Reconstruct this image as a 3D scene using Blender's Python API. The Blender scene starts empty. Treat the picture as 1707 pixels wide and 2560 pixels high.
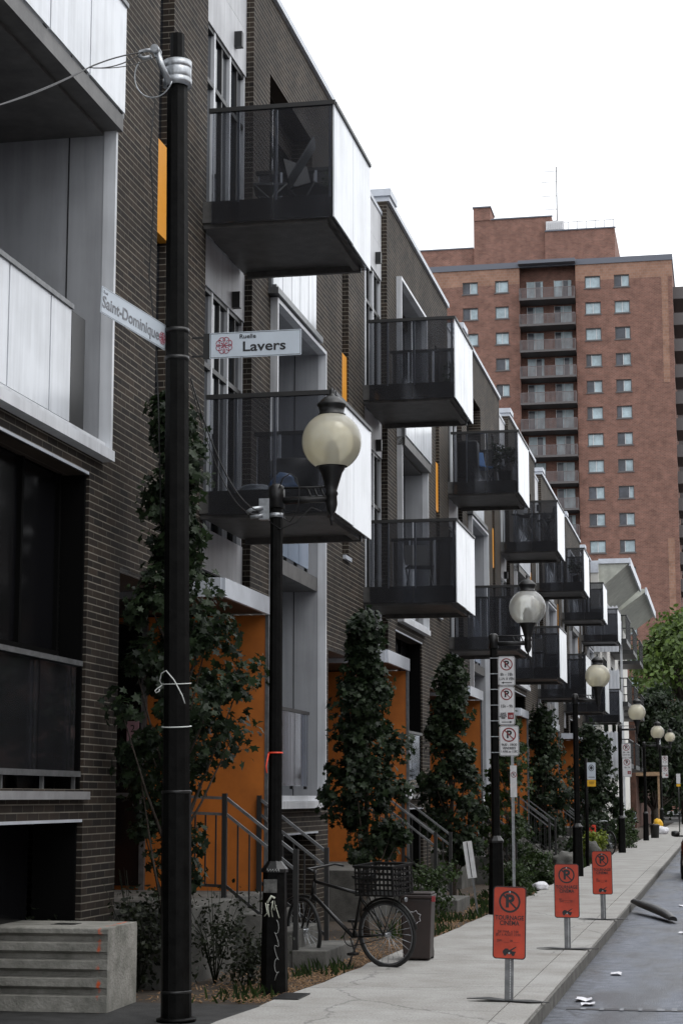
import bpy, bmesh, math, random
from mathutils import Vector, Matrix, noise
R = math.radians
random.seed(7)
sc = bpy.context.scene
C = sc.collection

# ------------------------------------------------------------------ camera, world, sun
F, VX, VY, CX, CY, W, H, EYE = 4700.0, 1806.0, 1993.0, 853.5, 1280.0, 1707.0, 2560.0, 1.75
cam_d = bpy.data.cameras.new('camera'); cam = bpy.data.objects.new('camera', cam_d); C.objects.link(cam)
cam_d.sensor_fit = 'VERTICAL'; cam_d.sensor_height = 24.0; cam_d.lens = 24.0 * F / H
cam_d.clip_start = 0.1; cam_d.clip_end = 3000
pitch = math.atan((VY - CY) / F); yaw = math.atan((VX - CX) * math.cos(pitch) / F)
cam.location = (0, 0, EYE); cam.rotation_euler = (R(90) + pitch, 0, yaw)
sc.camera = cam

SUN_EL, SUN_AZ = R(58), R(60)
w = bpy.data.worlds.new('World'); sc.world = w; w.use_nodes = True
nt = w.node_tree; nt.nodes.clear()
o = nt.nodes.new('ShaderNodeOutputWorld'); bg = nt.nodes.new('ShaderNodeBackground')
sky = nt.nodes.new('ShaderNodeTexSky'); sky.sky_type = 'NISHITA'; sky.sun_disc = False
sky.sun_elevation = SUN_EL; sky.sun_rotation = SUN_AZ; sky.dust_density = 5; sky.air_density = 1.6
hs = nt.nodes.new('ShaderNodeHueSaturation'); hs.inputs['Saturation'].default_value = 0.12
mx = nt.nodes.new('ShaderNodeMixRGB'); mx.inputs[0].default_value = 0.72; mx.inputs[2].default_value = (11.4, 11.7, 12.2, 1)
nt.links.new(sky.outputs[0], hs.inputs['Color']); nt.links.new(hs.outputs[0], mx.inputs[1])
nt.links.new(mx.outputs[0], bg.inputs[0]); bg.inputs[1].default_value = 0.115
nt.links.new(bg.outputs[0], o.inputs[0])
sd = bpy.data.lights.new('sun', 'SUN'); sun = bpy.data.objects.new('sun', sd); C.objects.link(sun)
sd.energy = 0.6; sd.angle = R(25); sd.color = (1.0, 0.97, 0.93)
sdir = Vector((math.sin(SUN_AZ) * math.cos(SUN_EL), math.cos(SUN_AZ) * math.cos(SUN_EL) * -1, math.sin(SUN_EL)))
sun.rotation_euler = sdir.to_track_quat('Z', 'Y').to_euler()
sc.view_settings.view_transform = 'Standard'; sc.view_settings.look = 'None'
sc.view_settings.gamma = 1; sc.view_settings.exposure = 0.45
sc.render.engine = 'CYCLES'
sc.cycles.max_bounces = 8; sc.cycles.transparent_max_bounces = 16

# ------------------------------------------------------------------ materials
def mat(name, col, rough=0.7, metal=0.0, noise_amt=0.0, nscale=6.0, bump=0.0, bscale=60.0, spec=0.5, col2=None):
    m = bpy.data.materials.new(name); m.use_nodes = True
    n = m.node_tree; b = n.nodes['Principled BSDF']
    b.inputs['Base Color'].default_value = (*col, 1); b.inputs['Roughness'].default_value = rough
    b.inputs['Metallic'].default_value = metal; b.inputs['Specular IOR Level'].default_value = spec
    if noise_amt or col2 or bump:
        g = n.nodes.new('ShaderNodeNewGeometry')
    if noise_amt or col2:
        t = n.nodes.new('ShaderNodeTexNoise'); t.inputs['Scale'].default_value = nscale; t.inputs['Detail'].default_value = 8
        t.inputs['Roughness'].default_value = 0.65
        n.links.new(g.outputs['Position'], t.inputs['Vector'])
        r = n.nodes.new('ShaderNodeValToRGB')
        c2 = col2 or tuple(min(1, c * (1 + noise_amt)) for c in col)
        c1 = col if col2 else tuple(c * (1 - noise_amt) for c in col)
        r.color_ramp.elements[0].position = 0.35; r.color_ramp.elements[1].position = 0.68
        r.color_ramp.elements[0].color = (*c1, 1); r.color_ramp.elements[1].color = (*c2, 1)
        n.links.new(t.outputs[0], r.inputs[0]); n.links.new(r.outputs[0], b.inputs['Base Color'])
    if bump:
        t2 = n.nodes.new('ShaderNodeTexNoise'); t2.inputs['Scale'].default_value = bscale; t2.inputs['Detail'].default_value = 5
        n.links.new(g.outputs['Position'], t2.inputs['Vector'])
        bp = n.nodes.new('ShaderNodeBump'); bp.inputs['Strength'].default_value = bump; bp.inputs['Distance'].default_value = 0.01
        n.links.new(t2.outputs[0], bp.inputs['Height']); n.links.new(bp.outputs[0], b.inputs['Normal'])
    return m

def brick_mat(name, c1, c2, mortar, bw, bh, ms, rough=0.85, bump=0.5, stain=0.25, ux=1.0):
    m = bpy.data.materials.new(name); m.use_nodes = True
    n = m.node_tree; b = n.nodes['Principled BSDF']; b.inputs['Roughness'].default_value = rough
    b.inputs['Specular IOR Level'].default_value = 0.3
    N = n.nodes.new; L = n.links.new
    g = N('ShaderNodeNewGeometry'); sp = N('ShaderNodeSeparateXYZ'); L(g.outputs['Position'], sp.inputs[0])
    sn = N('ShaderNodeSeparateXYZ'); L(g.outputs['True Normal'], sn.inputs[0])
    ab = N('ShaderNodeMath'); ab.operation = 'ABSOLUTE'; L(sn.outputs['X'], ab.inputs[0])
    gt = N('ShaderNodeMath'); gt.operation = 'GREATER_THAN'; gt.inputs[1].default_value = 0.5; L(ab.outputs[0], gt.inputs[0])
    mu = N('ShaderNodeMix'); mu.data_type = 'FLOAT'; L(gt.outputs[0], mu.inputs[0]); L(sp.outputs['X'], mu.inputs[2]); L(sp.outputs['Y'], mu.inputs[3])
    us = N('ShaderNodeMath'); us.operation = 'MULTIPLY'; us.inputs[1].default_value = ux; L(mu.outputs[0], us.inputs[0])
    cb = N('ShaderNodeCombineXYZ'); L(us.outputs[0], cb.inputs[0]); L(sp.outputs['Z'], cb.inputs[1])
    t = N('ShaderNodeTexBrick'); L(cb.outputs[0], t.inputs['Vector'])
    t.inputs['Color1'].default_value = (*c1, 1); t.inputs['Color2'].default_value = (*c2, 1); t.inputs['Mortar'].default_value = (*mortar, 1)
    t.inputs['Scale'].default_value = 1; t.inputs['Brick Width'].default_value = bw; t.inputs['Row Height'].default_value = bh
    t.inputs['Mortar Size'].default_value = ms; t.inputs['Mortar Smooth'].default_value = 0.2; t.inputs['Bias'].default_value = -0.1
    ns = N('ShaderNodeTexNoise'); ns.inputs['Scale'].default_value = 0.9; ns.inputs['Detail'].default_value = 8; ns.inputs['Roughness'].default_value = 0.7
    L(g.outputs['Position'], ns.inputs['Vector'])
    mr = N('ShaderNodeMapRange'); mr.inputs[1].default_value = 0.3; mr.inputs[2].default_value = 0.7
    mr.inputs[3].default_value = 1 - stain; mr.inputs[4].default_value = 1 + stain; L(ns.outputs[0], mr.inputs[0])
    ml = N('ShaderNodeVectorMath'); ml.operation = 'SCALE'; L(t.outputs['Color'], ml.inputs[0]); L(mr.outputs[0], ml.inputs['Scale'])
    L(ml.outputs[0], b.inputs['Base Color'])
    bp = N('ShaderNodeBump'); bp.inputs['Strength'].default_value = bump; bp.inputs['Distance'].default_value = 0.01; bp.invert = True
    L(t.outputs['Fac'], bp.inputs['Height']); L(bp.outputs[0], b.inputs['Normal'])
    return m

def tinted(name, tr, gl=(0.9, 0.93, 1.0), rough=0.04, ior=1.45, body=0.0, bodycol=(0.02, 0.02, 0.02)):
    m = bpy.data.materials.new(name); m.use_nodes = True; n = m.node_tree; n.nodes.clear()
    N = n.nodes.new; L = n.links.new
    out = N('ShaderNodeOutputMaterial'); t = N('ShaderNodeBsdfTransparent'); t.inputs[0].default_value = (*tr, 1)
    g = N('ShaderNodeBsdfGlossy'); g.inputs['Color'].default_value = (*gl, 1); g.inputs['Roughness'].default_value = rough
    f = N('ShaderNodeFresnel'); f.inputs['IOR'].default_value = ior
    d = N('ShaderNodeBsdfDiffuse'); d.inputs[0].default_value = (*bodycol, 1)
    m1 = N('ShaderNodeMixShader'); m1.inputs[0].default_value = body; L(t.outputs[0], m1.inputs[1]); L(d.outputs[0], m1.inputs[2])
    m2 = N('ShaderNodeMixShader'); L(f.outputs[0], m2.inputs[0]); L(m1.outputs[0], m2.inputs[1]); L(g.outputs[0], m2.inputs[2])
    L(m2.outputs[0], out.inputs[0]); return m

def leaf_mat(name, c, trans=0.35):
    m = bpy.data.materials.new(name); m.use_nodes = True; n = m.node_tree; n.nodes.clear()
    N = n.nodes.new; L = n.links.new
    out = N('ShaderNodeOutputMaterial'); g = N('ShaderNodeNewGeometry')
    cr = N('ShaderNodeValToRGB'); L(g.outputs['Random Per Island'], cr.inputs[0])
    cr.color_ramp.elements[0].color = (c[0] * .45, c[1] * .45, c[2] * .5, 1); cr.color_ramp.elements[1].color = (c[0] * 1.5, c[1] * 1.4, c[2] * 1.2, 1)
    p = N('ShaderNodeBsdfPrincipled'); p.inputs['Roughness'].default_value = 0.5; p.inputs['Specular IOR Level'].default_value = .3; L(cr.outputs[0], p.inputs['Base Color'])
    tr = N('ShaderNodeBsdfTranslucent'); L(cr.outputs[0], tr.inputs[0])
    mm = N('ShaderNodeMixShader'); mm.inputs[0].default_value = trans; L(p.outputs[0], mm.inputs[1]); L(tr.outputs[0], mm.inputs[2])
    L(mm.outputs[0], out.inputs[0]); return m

M = dict(
 brick=brick_mat('dark_brick', (.036, .026, .019), (.011, .009, .008), (.185, .168, .14), .66, .0675, .0058, stain=.5, ux=2.6),
 brick2=brick_mat('red_tower_brick', (.235, .112, .084), (.155, .075, .058), (.25, .17, .14), .34, .13, .018, bump=.1, stain=.3),
 brick3=brick_mat('tan_brick', (.33, .19, .135), (.27, .15, .105), (.30, .21, .17), .42, .30, .02, bump=.2, stain=.25),
 panel=mat('pale_cladding', (.56, .57, .59), .55, noise_amt=.06, nscale=3),
 white=mat('white_painted_metal', (.72, .74, .77), .35, noise_amt=.04, nscale=4),
 guard=mat('sky_white_guard_panel', (.78, .80, .84), .25, noise_amt=.03, nscale=3),  # painted white for the sky mirrored in the front glass
 guardblue=tinted('sky_tinted_guard_glass', (.30, .36, .42), body=.55, bodycol=(.42, .50, .62)),  # blue body colour is a painted-in sky reflection
 loggia=mat('loggia_grey_panel', (.40, .41, .43), .6, noise_amt=.08, nscale=2.5),
 soffit=mat('soffit_charcoal', (.085, .082, .078), .45, noise_amt=.35, nscale=5),
 dark=mat('dark_frame', (.018, .018, .018), .45, noise_amt=.2),
 black=mat('black_metal', (.009, .009, .009), .4, noise_amt=.3, nscale=12, bump=.15),
 pole=mat('weathered_black_paint', (.0035, .0035, .0033), .5, noise_amt=.7, nscale=9, bump=.25, bscale=30, spec=.12),
 glass=tinted('tinted_guard_glass', (.66, .67, .69), rough=.08, ior=1.35, body=.24, bodycol=(.055, .055, .06)),
 sillgrey=mat('sill_grey', (.24, .24, .245), .6, noise_amt=.15, nscale=6),
 window=mat('dark_window_glass', (.012, .015, .019), .06, spec=.8),
 windowdark=mat('unlit_lower_glass', (.006, .006, .007), .2, spec=.25),
 windowblue=mat('painted_sky_glass', (.14, .19, .26), .08, spec=.9, noise_amt=.4, nscale=1.1),  # mottled blue base colour stands for reflected sky
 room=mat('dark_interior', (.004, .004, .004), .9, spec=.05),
 orange=mat('orange_panel', (.46, .135, .016), .6, noise_amt=.2, nscale=1.8, bump=.05),
 yellow=mat('amber_panel', (.78, .33, .03), .45, noise_amt=.06, nscale=3),
 steel=mat('galvanised_steel', (.42, .44, .46), .38, metal=.75, noise_amt=.25, nscale=18),
 rail=mat('grey_metal_rail', (.16, .165, .17), .4, metal=.4, noise_amt=.3, nscale=10),
 coping=mat('metal_coping', (.50, .53, .58), .4, noise_amt=.1, nscale=5),
 conc=mat('step_concrete', (.10, .098, .09), .9, noise_amt=.4, nscale=4, bump=.5),
 signw=mat('sign_white', (.66, .66, .67), .5, noise_amt=.1, nscale=10),
 signb=mat('sign_pale_blue', (.52, .58, .64), .45, noise_amt=.05, nscale=6),
 ink=mat('sign_black_ink', (.012, .012, .014), .5),
 inkgrey=mat('sign_faded_ink', (.19, .20, .22), .5, noise_amt=.4, nscale=25),
 red=mat('sign_red', (.22, .018, .022), .5),
 logo=mat('logo_red', (.35, .02, .05), .5),
 tourn=mat('sign_orange_red', (.44, .046, .018), .5, noise_amt=.25, nscale=4),
 bright=mat('sign_bright_red', (.85, .07, .03), .5),
 ysign=mat('sign_yellow', (.75, .42, .02), .5),
 bark=mat('bark', (.06, .048, .038), .9, noise_amt=.4, nscale=14, bump=.8),
 leaf=leaf_mat('maple_leaf', (.021, .037, .018)),
 leafd=leaf_mat('dark_shrub_leaf', (.016, .022, .012)),  # darker leaf green for the low bed shrubs
 leafy=leaf_mat('yellow_green_leaf', (.15, .20, .03)),
 leafb=leaf_mat('bright_tree_leaf', (.075, .125, .03)),
 leafg=leaf_mat('weed_leaf', (.030, .055, .017)),
 tyre=mat('tyre_rubber', (.012, .012, .012), .7),
 bin=mat('brown_plastic', (.022, .013, .011), .45, noise_amt=.15, nscale=8),
 bluebag=mat('blue_plastic', (.08, .22, .50), .3),
 cloth=mat('white_cloth', (.68, .68, .72), .8, noise_amt=.1, nscale=9),
 maroon=mat('maroon_car_paint', (.055, .010, .009), .2, spec=.8),
 chip=mat('wood_chip', (.24, .145, .075), .85, noise_amt=.5, nscale=30),
 wood=mat('weathered_wood', (.30, .20, .12), .8, noise_amt=.3, nscale=8),
 cream=mat('cream_wall', (.62, .61, .57), .7, noise_amt=.08, nscale=2),
 eave=mat('green_grey_eave', (.42, .43, .38), .7, noise_amt=.2, nscale=3),
 clay=mat('clay_pot', (.30, .12, .07), .8),
 balcgrey=mat('balcony_grey_panel', (.15, .125, .125), .6, noise_amt=.25, nscale=1.4),
 balcslab=mat('balcony_slab_dark', (.12, .11, .11), .7),
 twin=mat('tower_window_pale', (.40, .50, .54), .25, noise_amt=.3, nscale=.9),
 twind=mat('tower_window_dark', (.055, .06, .075), .15, noise_amt=.5, nscale=.7),
 rooflead=mat('roof_edge_slate', (.13, .14, .17), .6),
)

def streaked(name, col, rough):
    m = mat(name, col, rough); n = m.node_tree; N = n.nodes.new; L = n.links.new; b = n.nodes['Principled BSDF']
    g = N('ShaderNodeNewGeometry'); mp = N('ShaderNodeMapping'); mp.inputs['Scale'].default_value = (9, 9, .5); L(g.outputs['Position'], mp.inputs[0])
    t = N('ShaderNodeTexNoise'); t.inputs['Scale'].default_value = 1.0; t.inputs['Detail'].default_value = 7; t.inputs['Roughness'].default_value = .6; L(mp.outputs[0], t.inputs['Vector'])
    t2 = N('ShaderNodeTexNoise'); t2.inputs['Scale'].default_value = 1.6; t2.inputs['Detail'].default_value = 6; L(g.outputs['Position'], t2.inputs['Vector'])
    ad = N('ShaderNodeMath'); ad.operation = 'ADD'; L(t.outputs[0], ad.inputs[0]); L(t2.outputs[0], ad.inputs[1])
    r = N('ShaderNodeMapRange'); r.inputs[1].default_value = .7; r.inputs[2].default_value = 1.15; r.inputs[3].default_value = .74; r.inputs[4].default_value = 1.03; L(ad.outputs[0], r.inputs[0])
    v = N('ShaderNodeVectorMath'); v.operation = 'SCALE'; v.inputs[0].default_value = col; L(r.outputs[0], v.inputs['Scale']); L(v.outputs[0], b.inputs['Base Color'])
    return m
M['guard'] = streaked('sky_white_guard_panel', (.70, .73, .77), .22); M['white'] = streaked('white_painted_metal', (.66, .68, .71), .38); M['panel'] = streaked('pale_cladding', (.54, .55, .57), .55); M['loggia'] = streaked('loggia_grey_panel', (.36, .37, .39), .6)  # guard: white stands in for sky reflected in glass, with drip streaks
# paving materials
def paving():
    m = mat('sidewalk_concrete', (.32, .315, .30), .9, noise_amt=.0, bump=.35, bscale=90)
    n = m.node_tree; N = n.nodes.new; L = n.links.new; b = n.nodes['Principled BSDF']
    g = N('ShaderNodeNewGeometry')
    t = N('ShaderNodeTexNoise'); t.inputs['Scale'].default_value = 1.3; t.inputs['Detail'].default_value = 10; t.inputs['Roughness'].default_value = .7
    t2 = N('ShaderNodeTexNoise'); t2.inputs['Scale'].default_value = 55; t2.inputs['Detail'].default_value = 3
    L(g.outputs['Position'], t.inputs['Vector']); L(g.outputs['Position'], t2.inputs['Vector'])
    r = N('ShaderNodeValToRGB'); r.color_ramp.elements[0].position = .32; r.color_ramp.elements[0].color = (.27, .258, .238, 1)
    r.color_ramp.elements[1].position = .62; r.color_ramp.elements[1].color = (.385, .38, .365, 1); L(t.outputs[0], r.inputs[0])
    mr = N('ShaderNodeMapRange'); mr.inputs[1].default_value = .3; mr.inputs[2].default_value = .7; mr.inputs[3].default_value = .72; mr.inputs[4].default_value = 1.2; L(t2.outputs[0], mr.inputs[0])
    s = N('ShaderNodeVectorMath'); s.operation = 'SCALE'; L(r.outputs[0], s.inputs[0]); L(mr.outputs[0], s.inputs['Scale'])
    vo = N('ShaderNodeTexVoronoi'); vo.inputs['Scale'].default_value = 5; L(g.outputs['Position'], vo.inputs['Vector'])
    gm = N('ShaderNodeMapRange'); gm.inputs[1].default_value = .05; gm.inputs[2].default_value = .09; gm.inputs[3].default_value = .62; gm.inputs[4].default_value = 1; L(vo.outputs['Distance'], gm.inputs[0])
    s2 = N('ShaderNodeVectorMath'); s2.operation = 'SCALE'; L(s.outputs[0], s2.inputs[0]); L(gm.outputs[0], s2.inputs['Scale'])
    v2 = N('ShaderNodeTexVoronoi'); v2.feature = 'DISTANCE_TO_EDGE'; v2.inputs['Scale'].default_value = .32; v2.inputs['Randomness'].default_value = 1
    ds = N('ShaderNodeVectorMath'); ds.operation = 'MULTIPLY_ADD'; ds.inputs[1].default_value = (.5, .5, .5); L(t.outputs['Color'], ds.inputs[0]); L(g.outputs['Position'], ds.inputs[2]); L(ds.outputs[0], v2.inputs['Vector'])
    ck = N('ShaderNodeMapRange'); ck.inputs[1].default_value = 0; ck.inputs[2].default_value = .005; ck.inputs[3].default_value = .5; ck.inputs[4].default_value = 1; L(v2.outputs['Distance'], ck.inputs[0])
    s3 = N('ShaderNodeVectorMath'); s3.operation = 'SCALE'; L(s2.outputs[0], s3.inputs[0]); L(ck.outputs[0], s3.inputs['Scale'])
    L(s3.outputs[0], b.inputs['Base Color']); return m
M['walk'] = paving()
def asphalt():
    m = mat('damp_asphalt', (.06, .065, .075), .5, bump=.9, bscale=70)
    n = m.node_tree; N = n.nodes.new; L = n.links.new; b = n.nodes['Principled BSDF']
    g = N('ShaderNodeNewGeometry')
    def no(sc3, scale, det, rough=.6):
        mp = N('ShaderNodeMapping'); mp.inputs['Scale'].default_value = sc3; L(g.outputs['Position'], mp.inputs[0])
        t = N('ShaderNodeTexNoise'); t.inputs['Scale'].default_value = scale; t.inputs['Detail'].default_value = det; t.inputs['Roughness'].default_value = rough; L(mp.outputs[0], t.inputs['Vector']); return t
    big, mid_, grain = no((1, .3, 1), 1.3, 9), no((1, .8, 1), 6, 6, .7), no((1, 1, 1), 70, 4, .8)
    r = N('ShaderNodeValToRGB'); r.color_ramp.elements[0].position = .42; r.color_ramp.elements[0].color = (.050, .056, .072, 1)
    r.color_ramp.elements[1].position = .57; r.color_ramp.elements[1].color = (.155, .168, .20, 1); L(big.outputs[0], r.inputs[0])
    def scl(src, t, lo, hi, a=.35, c=.65):
        mr = N('ShaderNodeMapRange'); mr.inputs[1].default_value = a; mr.inputs[2].default_value = c; mr.inputs[3].default_value = lo; mr.inputs[4].default_value = hi; L(t, mr.inputs[0])
        v = N('ShaderNodeVectorMath'); v.operation = 'SCALE'; L(src, v.inputs[0]); L(mr.outputs[0], v.inputs['Scale']); return v.outputs[0]
    c = scl(r.outputs[0], mid_.outputs[0], .7, 1.25); c = scl(c, grain.outputs[0], .55, 1.5)
    # worn cracks, and grit washed against the kerb
    vo = N('ShaderNodeTexVoronoi'); vo.feature = 'DISTANCE_TO_EDGE'; vo.inputs['Scale'].default_value = .55; L(g.outputs['Position'], vo.inputs['Vector'])
    c = scl(c, vo.outputs['Distance'], .45, 1.0, .0, .012)
    sx = N('ShaderNodeSeparateXYZ'); L(g.outputs['Position'], sx.inputs[0])
    wob = N('ShaderNodeMath'); wob.operation = 'MULTIPLY_ADD'; wob.inputs[1].default_value = .5; L(mid_.outputs[0], wob.inputs[0]); L(sx.outputs['X'], wob.inputs[2])
    c = scl(c, wob.outputs[0], .45, 1.0, -1.32, -1.02)
    L(c, b.inputs['Base Color'])
    r2 = N('ShaderNodeMapRange'); r2.inputs[1].default_value = .42; r2.inputs[2].default_value = .57; r2.inputs[3].default_value = .30; r2.inputs[4].default_value = .7
    L(big.outputs[0], r2.inputs[0]); L(r2.outputs[0], b.inputs['Roughness']); return m
M['asphalt'] = asphalt()
M['soil'] = mat('bed_soil', (.030, .024, .018), .95, bump=1, bscale=25, col2=(.065, .045, .03), nscale=7)
M['lane'] = mat('lane_asphalt', (.026, .026, .026), .8, noise_amt=.5, nscale=5, bump=.6, bscale=50)
M['patch'] = mat('asphalt_patch', (.045, .045, .05), .6, noise_amt=.3, nscale=5, bump=.4, bscale=90)

def concblock():
    m = mat('weathered_concrete', (.33, .32, .29), .9, bump=.9, bscale=38, col2=(.15, .15, .13), nscale=4.5)
    n = m.node_tree; N = n.nodes.new; L = n.links.new; b = n.nodes['Principled BSDF']
    src = b.inputs['Base Color'].links[0].from_socket
    tc = N('ShaderNodeTexCoord'); sp = N('ShaderNodeSeparateXYZ'); L(tc.outputs['Object'], sp.inputs[0])
    t = N('ShaderNodeTexNoise'); t.inputs['Scale'].default_value = 9; t.inputs['Detail'].default_value = 6; L(tc.outputs['Object'], t.inputs['Vector'])
    d = N('ShaderNodeMath'); d.operation = 'ABSOLUTE'; a = N('ShaderNodeMath'); a.operation = 'ADD'; a.inputs[1].default_value = .08
    L(sp.outputs['X'], a.inputs[0]); L(a.outputs[0], d.inputs[0])
    mr = N('ShaderNodeMapRange'); mr.inputs[1].default_value = .0; mr.inputs[2].default_value = .13; mr.inputs[3].default_value = .20; mr.inputs[4].default_value = -.35; L(d.outputs[0], mr.inputs[0])
    a2 = N('ShaderNodeMath'); a2.operation = 'ADD'; L(mr.outputs[0], a2.inputs[0]); L(t.outputs[0], a2.inputs[1])
    r = N('ShaderNodeValToRGB'); r.color_ramp.elements[0].position = .66; r.color_ramp.elements[1].position = .78; L(a2.outputs[0], r.inputs[0])
    mm = N('ShaderNodeMixRGB'); mm.inputs[2].default_value = (.62, .11, .035, 1); L(r.outputs[0], mm.inputs[0]); L(src, mm.inputs[1]); L(mm.outputs[0], b.inputs['Base Color'])
    return m
M['block'] = concblock()

def globe_mat(name, c, trn):
    m = bpy.data.materials.new(name); m.use_nodes = True; n = m.node_tree; n.nodes.clear()
    N = n.nodes.new; L = n.links.new; out = N('ShaderNodeOutputMaterial')
    g = N('ShaderNodeNewGeometry'); no = N('ShaderNodeTexNoise'); no.inputs['Scale'].default_value = 5; no.inputs['Detail'].default_value = 6; L(g.outputs['Position'], no.inputs['Vector'])
    r = N('ShaderNodeValToRGB'); r.color_ramp.elements[0].position = .35; r.color_ramp.elements[1].position = .65
    r.color_ramp.elements[0].color = (c[0] * .97, c[1] * .94, c[2] * .86, 1); r.color_ramp.elements[1].color = (*c, 1); L(no.outputs[0], r.inputs[0])
    d = N('ShaderNodeBsdfDiffuse'); L(r.outputs[0], d.inputs[0]); t = N('ShaderNodeBsdfTranslucent'); L(r.outputs[0], t.inputs[0])
    a = N('ShaderNodeMixShader'); a.inputs[0].default_value = .62; L(d.outputs[0], a.inputs[1]); L(t.outputs[0], a.inputs[2])
    tp = N('ShaderNodeBsdfTransparent'); tp.inputs[0].default_value = (*c, 1)
    b = N('ShaderNodeMixShader'); b.inputs[0].default_value = trn; L(a.outputs[0], b.inputs[1]); L(tp.outputs[0], b.inputs[2])
    gl = N('ShaderNodeBsdfGlossy'); gl.inputs['Roughness'].default_value = .12; fr = N('ShaderNodeFresnel'); fr.inputs[0].default_value = 1.4
    e = N('ShaderNodeMixShader'); L(fr.outputs[0], e.inputs[0]); L(b.outputs[0], e.inputs[1]); L(gl.outputs[0], e.inputs[2]); L(e.outputs[0], out.inputs[0])
    return m
M['globe'] = globe_mat('yellowed_globe', (1.0, .97, .84), .26)
M['globec'] = globe_mat('clear_globe', (.95, .96, .94), .45)

# ------------------------------------------------------------------ mesh builder
class MB:
    def __init__(s): s.v = []; s.f = []; s.m = []; s.sm = []
    def add(s, vs, fs, mi=0, smooth=False):
        b = len(s.v); s.v += [tuple(v) for v in vs]
        for f in fs: s.f.append([b + i for i in f]); s.m.append(mi); s.sm.append(smooth)
        return s
    def box(s, x0, x1, y0, y1, z0, z1, mi=0):
        x0, x1 = sorted((x0, x1)); y0, y1 = sorted((y0, y1)); z0, z1 = sorted((z0, z1))
        return s.add([(x0, y0, z0), (x1, y0, z0), (x1, y1, z0), (x0, y1, z0), (x0, y0, z1), (x1, y0, z1), (x1, y1, z1), (x0, y1, z1)],
                     [(0, 3, 2, 1), (4, 5, 6, 7), (0, 1, 5, 4), (1, 2, 6, 5), (2, 3, 7, 6), (3, 0, 4, 7)], mi)
    def quad(s, a, b, c, d, mi=0): return s.add([a, b, c, d], [(0, 1, 2, 3)], mi)
    def prism(s, pts, z0, z1, mi=0):      # pts in XY counter-clockwise
        n = len(pts); vs = [(x, y, z0) for x, y in pts] + [(x, y, z1) for x, y in pts]
        fs = [tuple(range(n - 1, -1, -1)), tuple(range(n, 2 * n))] + [(i, (i + 1) % n, n + (i + 1) % n, n + i) for i in range(n)]
        return s.add(vs, fs, mi)
    def prismy(s, pts, y0, y1, mi=0):     # pts in XZ
        n = len(pts); vs = [(x, y0, z) for x, z in pts] + [(x, y1, z) for x, z in pts]
        fs = [tuple(range(n)), tuple(range(2 * n - 1, n - 1, -1))] + [(i, n + i, n + (i + 1) % n, (i + 1) % n) for i in range(n)]
        return s.add(vs, fs, mi)
    def tube(s, pts, r, n=8, mi=0, closed=False, smooth=True, cap=True):
        pts = [Vector(p) for p in pts]; k = len(pts); rs = r if isinstance(r, (list, tuple)) else [r] * k
        b = len(s.v); up = None
        for i, p in enumerate(pts):
            if closed: t = pts[(i + 1) % k] - pts[i - 1]
            else: t = pts[min(i + 1, k - 1)] - pts[max(i - 1, 0)]
            t.normalize()
            if up is None:
                up = Vector((0, 0, 1)) if abs(t.z) < .9 else Vector((1, 0, 0))
            a = t.cross(up)
            if a.length < 1e-4: a = t.cross(Vector((0, 1, 0)))
            a.normalize(); up = a.cross(t).normalized()
            for j in range(n):
                an = 2 * math.pi * (j + .5) / n
                s.v.append(tuple(p + a * math.cos(an) * rs[i] + up * math.sin(an) * rs[i]))
        m = k if closed else k - 1
        for i in range(m):
            i2 = (i + 1) % k
            for j in range(n):
                j2 = (j + 1) % n
                s.f.append([b + i * n + j, b + i * n + j2, b + i2 * n + j2, b + i2 * n + j]); s.m.append(mi); s.sm.append(smooth)
        if cap and not closed:
            s.f.append([b + j for j in range(n - 1, -1, -1)]); s.m.append(mi); s.sm.append(False)
            s.f.append([b + (k - 1) * n + j for j in range(n)]); s.m.append(mi); s.sm.append(False)
        return s
    def lathe(s, prof, c=(0, 0, 0), n=24, mi=0, smooth=True):
        return s.tube([(c[0], c[1], c[2] + z) for r, z in prof], [max(r, 1e-4) for r, z in prof], n, mi, smooth=smooth)
    def beam(s, p, q, w_, h_, mi=0):
        p, q = Vector(p), Vector(q); t = (q - p).normalized(); up = Vector((0, 0, 1)) if abs(t.z) < .95 else Vector((1, 0, 0))
        a = t.cross(up).normalized(); u = a.cross(t).normalized(); a *= w_ / 2; u *= h_ / 2
        vs = [p - a - u, p + a - u, p + a + u, p - a + u, q - a - u, q + a - u, q + a + u, q - a + u]
        return s.add(vs, [(0, 1, 2, 3), (7, 6, 5, 4), (0, 4, 5, 1), (1, 5, 6, 2), (2, 6, 7, 3), (3, 7, 4, 0)], mi)
    def build(s, name, mats, parent=None, loc=None, bevel=0, norm=True):
        me = bpy.data.meshes.new(name); me.from_pydata(s.v, [], s.f)
        for m in (mats if isinstance(mats, (list, tuple)) else [mats]): me.materials.append(M[m] if isinstance(m, str) else m)
        me.polygons.foreach_set('material_index', s.m); me.polygons.foreach_set('use_smooth', s.sm); me.update()
        if norm:
            bm = bmesh.new(); bm.from_mesh(me); bmesh.ops.recalc_face_normals(bm, faces=bm.faces); bm.to_mesh(me); bm.free()
        ob = bpy.data.objects.new(name, me); C.objects.link(ob)
        if parent: ob.parent = parent
        if loc: ob.location = loc
        if bevel:
            bv = ob.modifiers.new('bevel', 'BEVEL'); bv.width = bevel; bv.segments = 2; bv.limit_method = 'ANGLE'
        return ob

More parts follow.
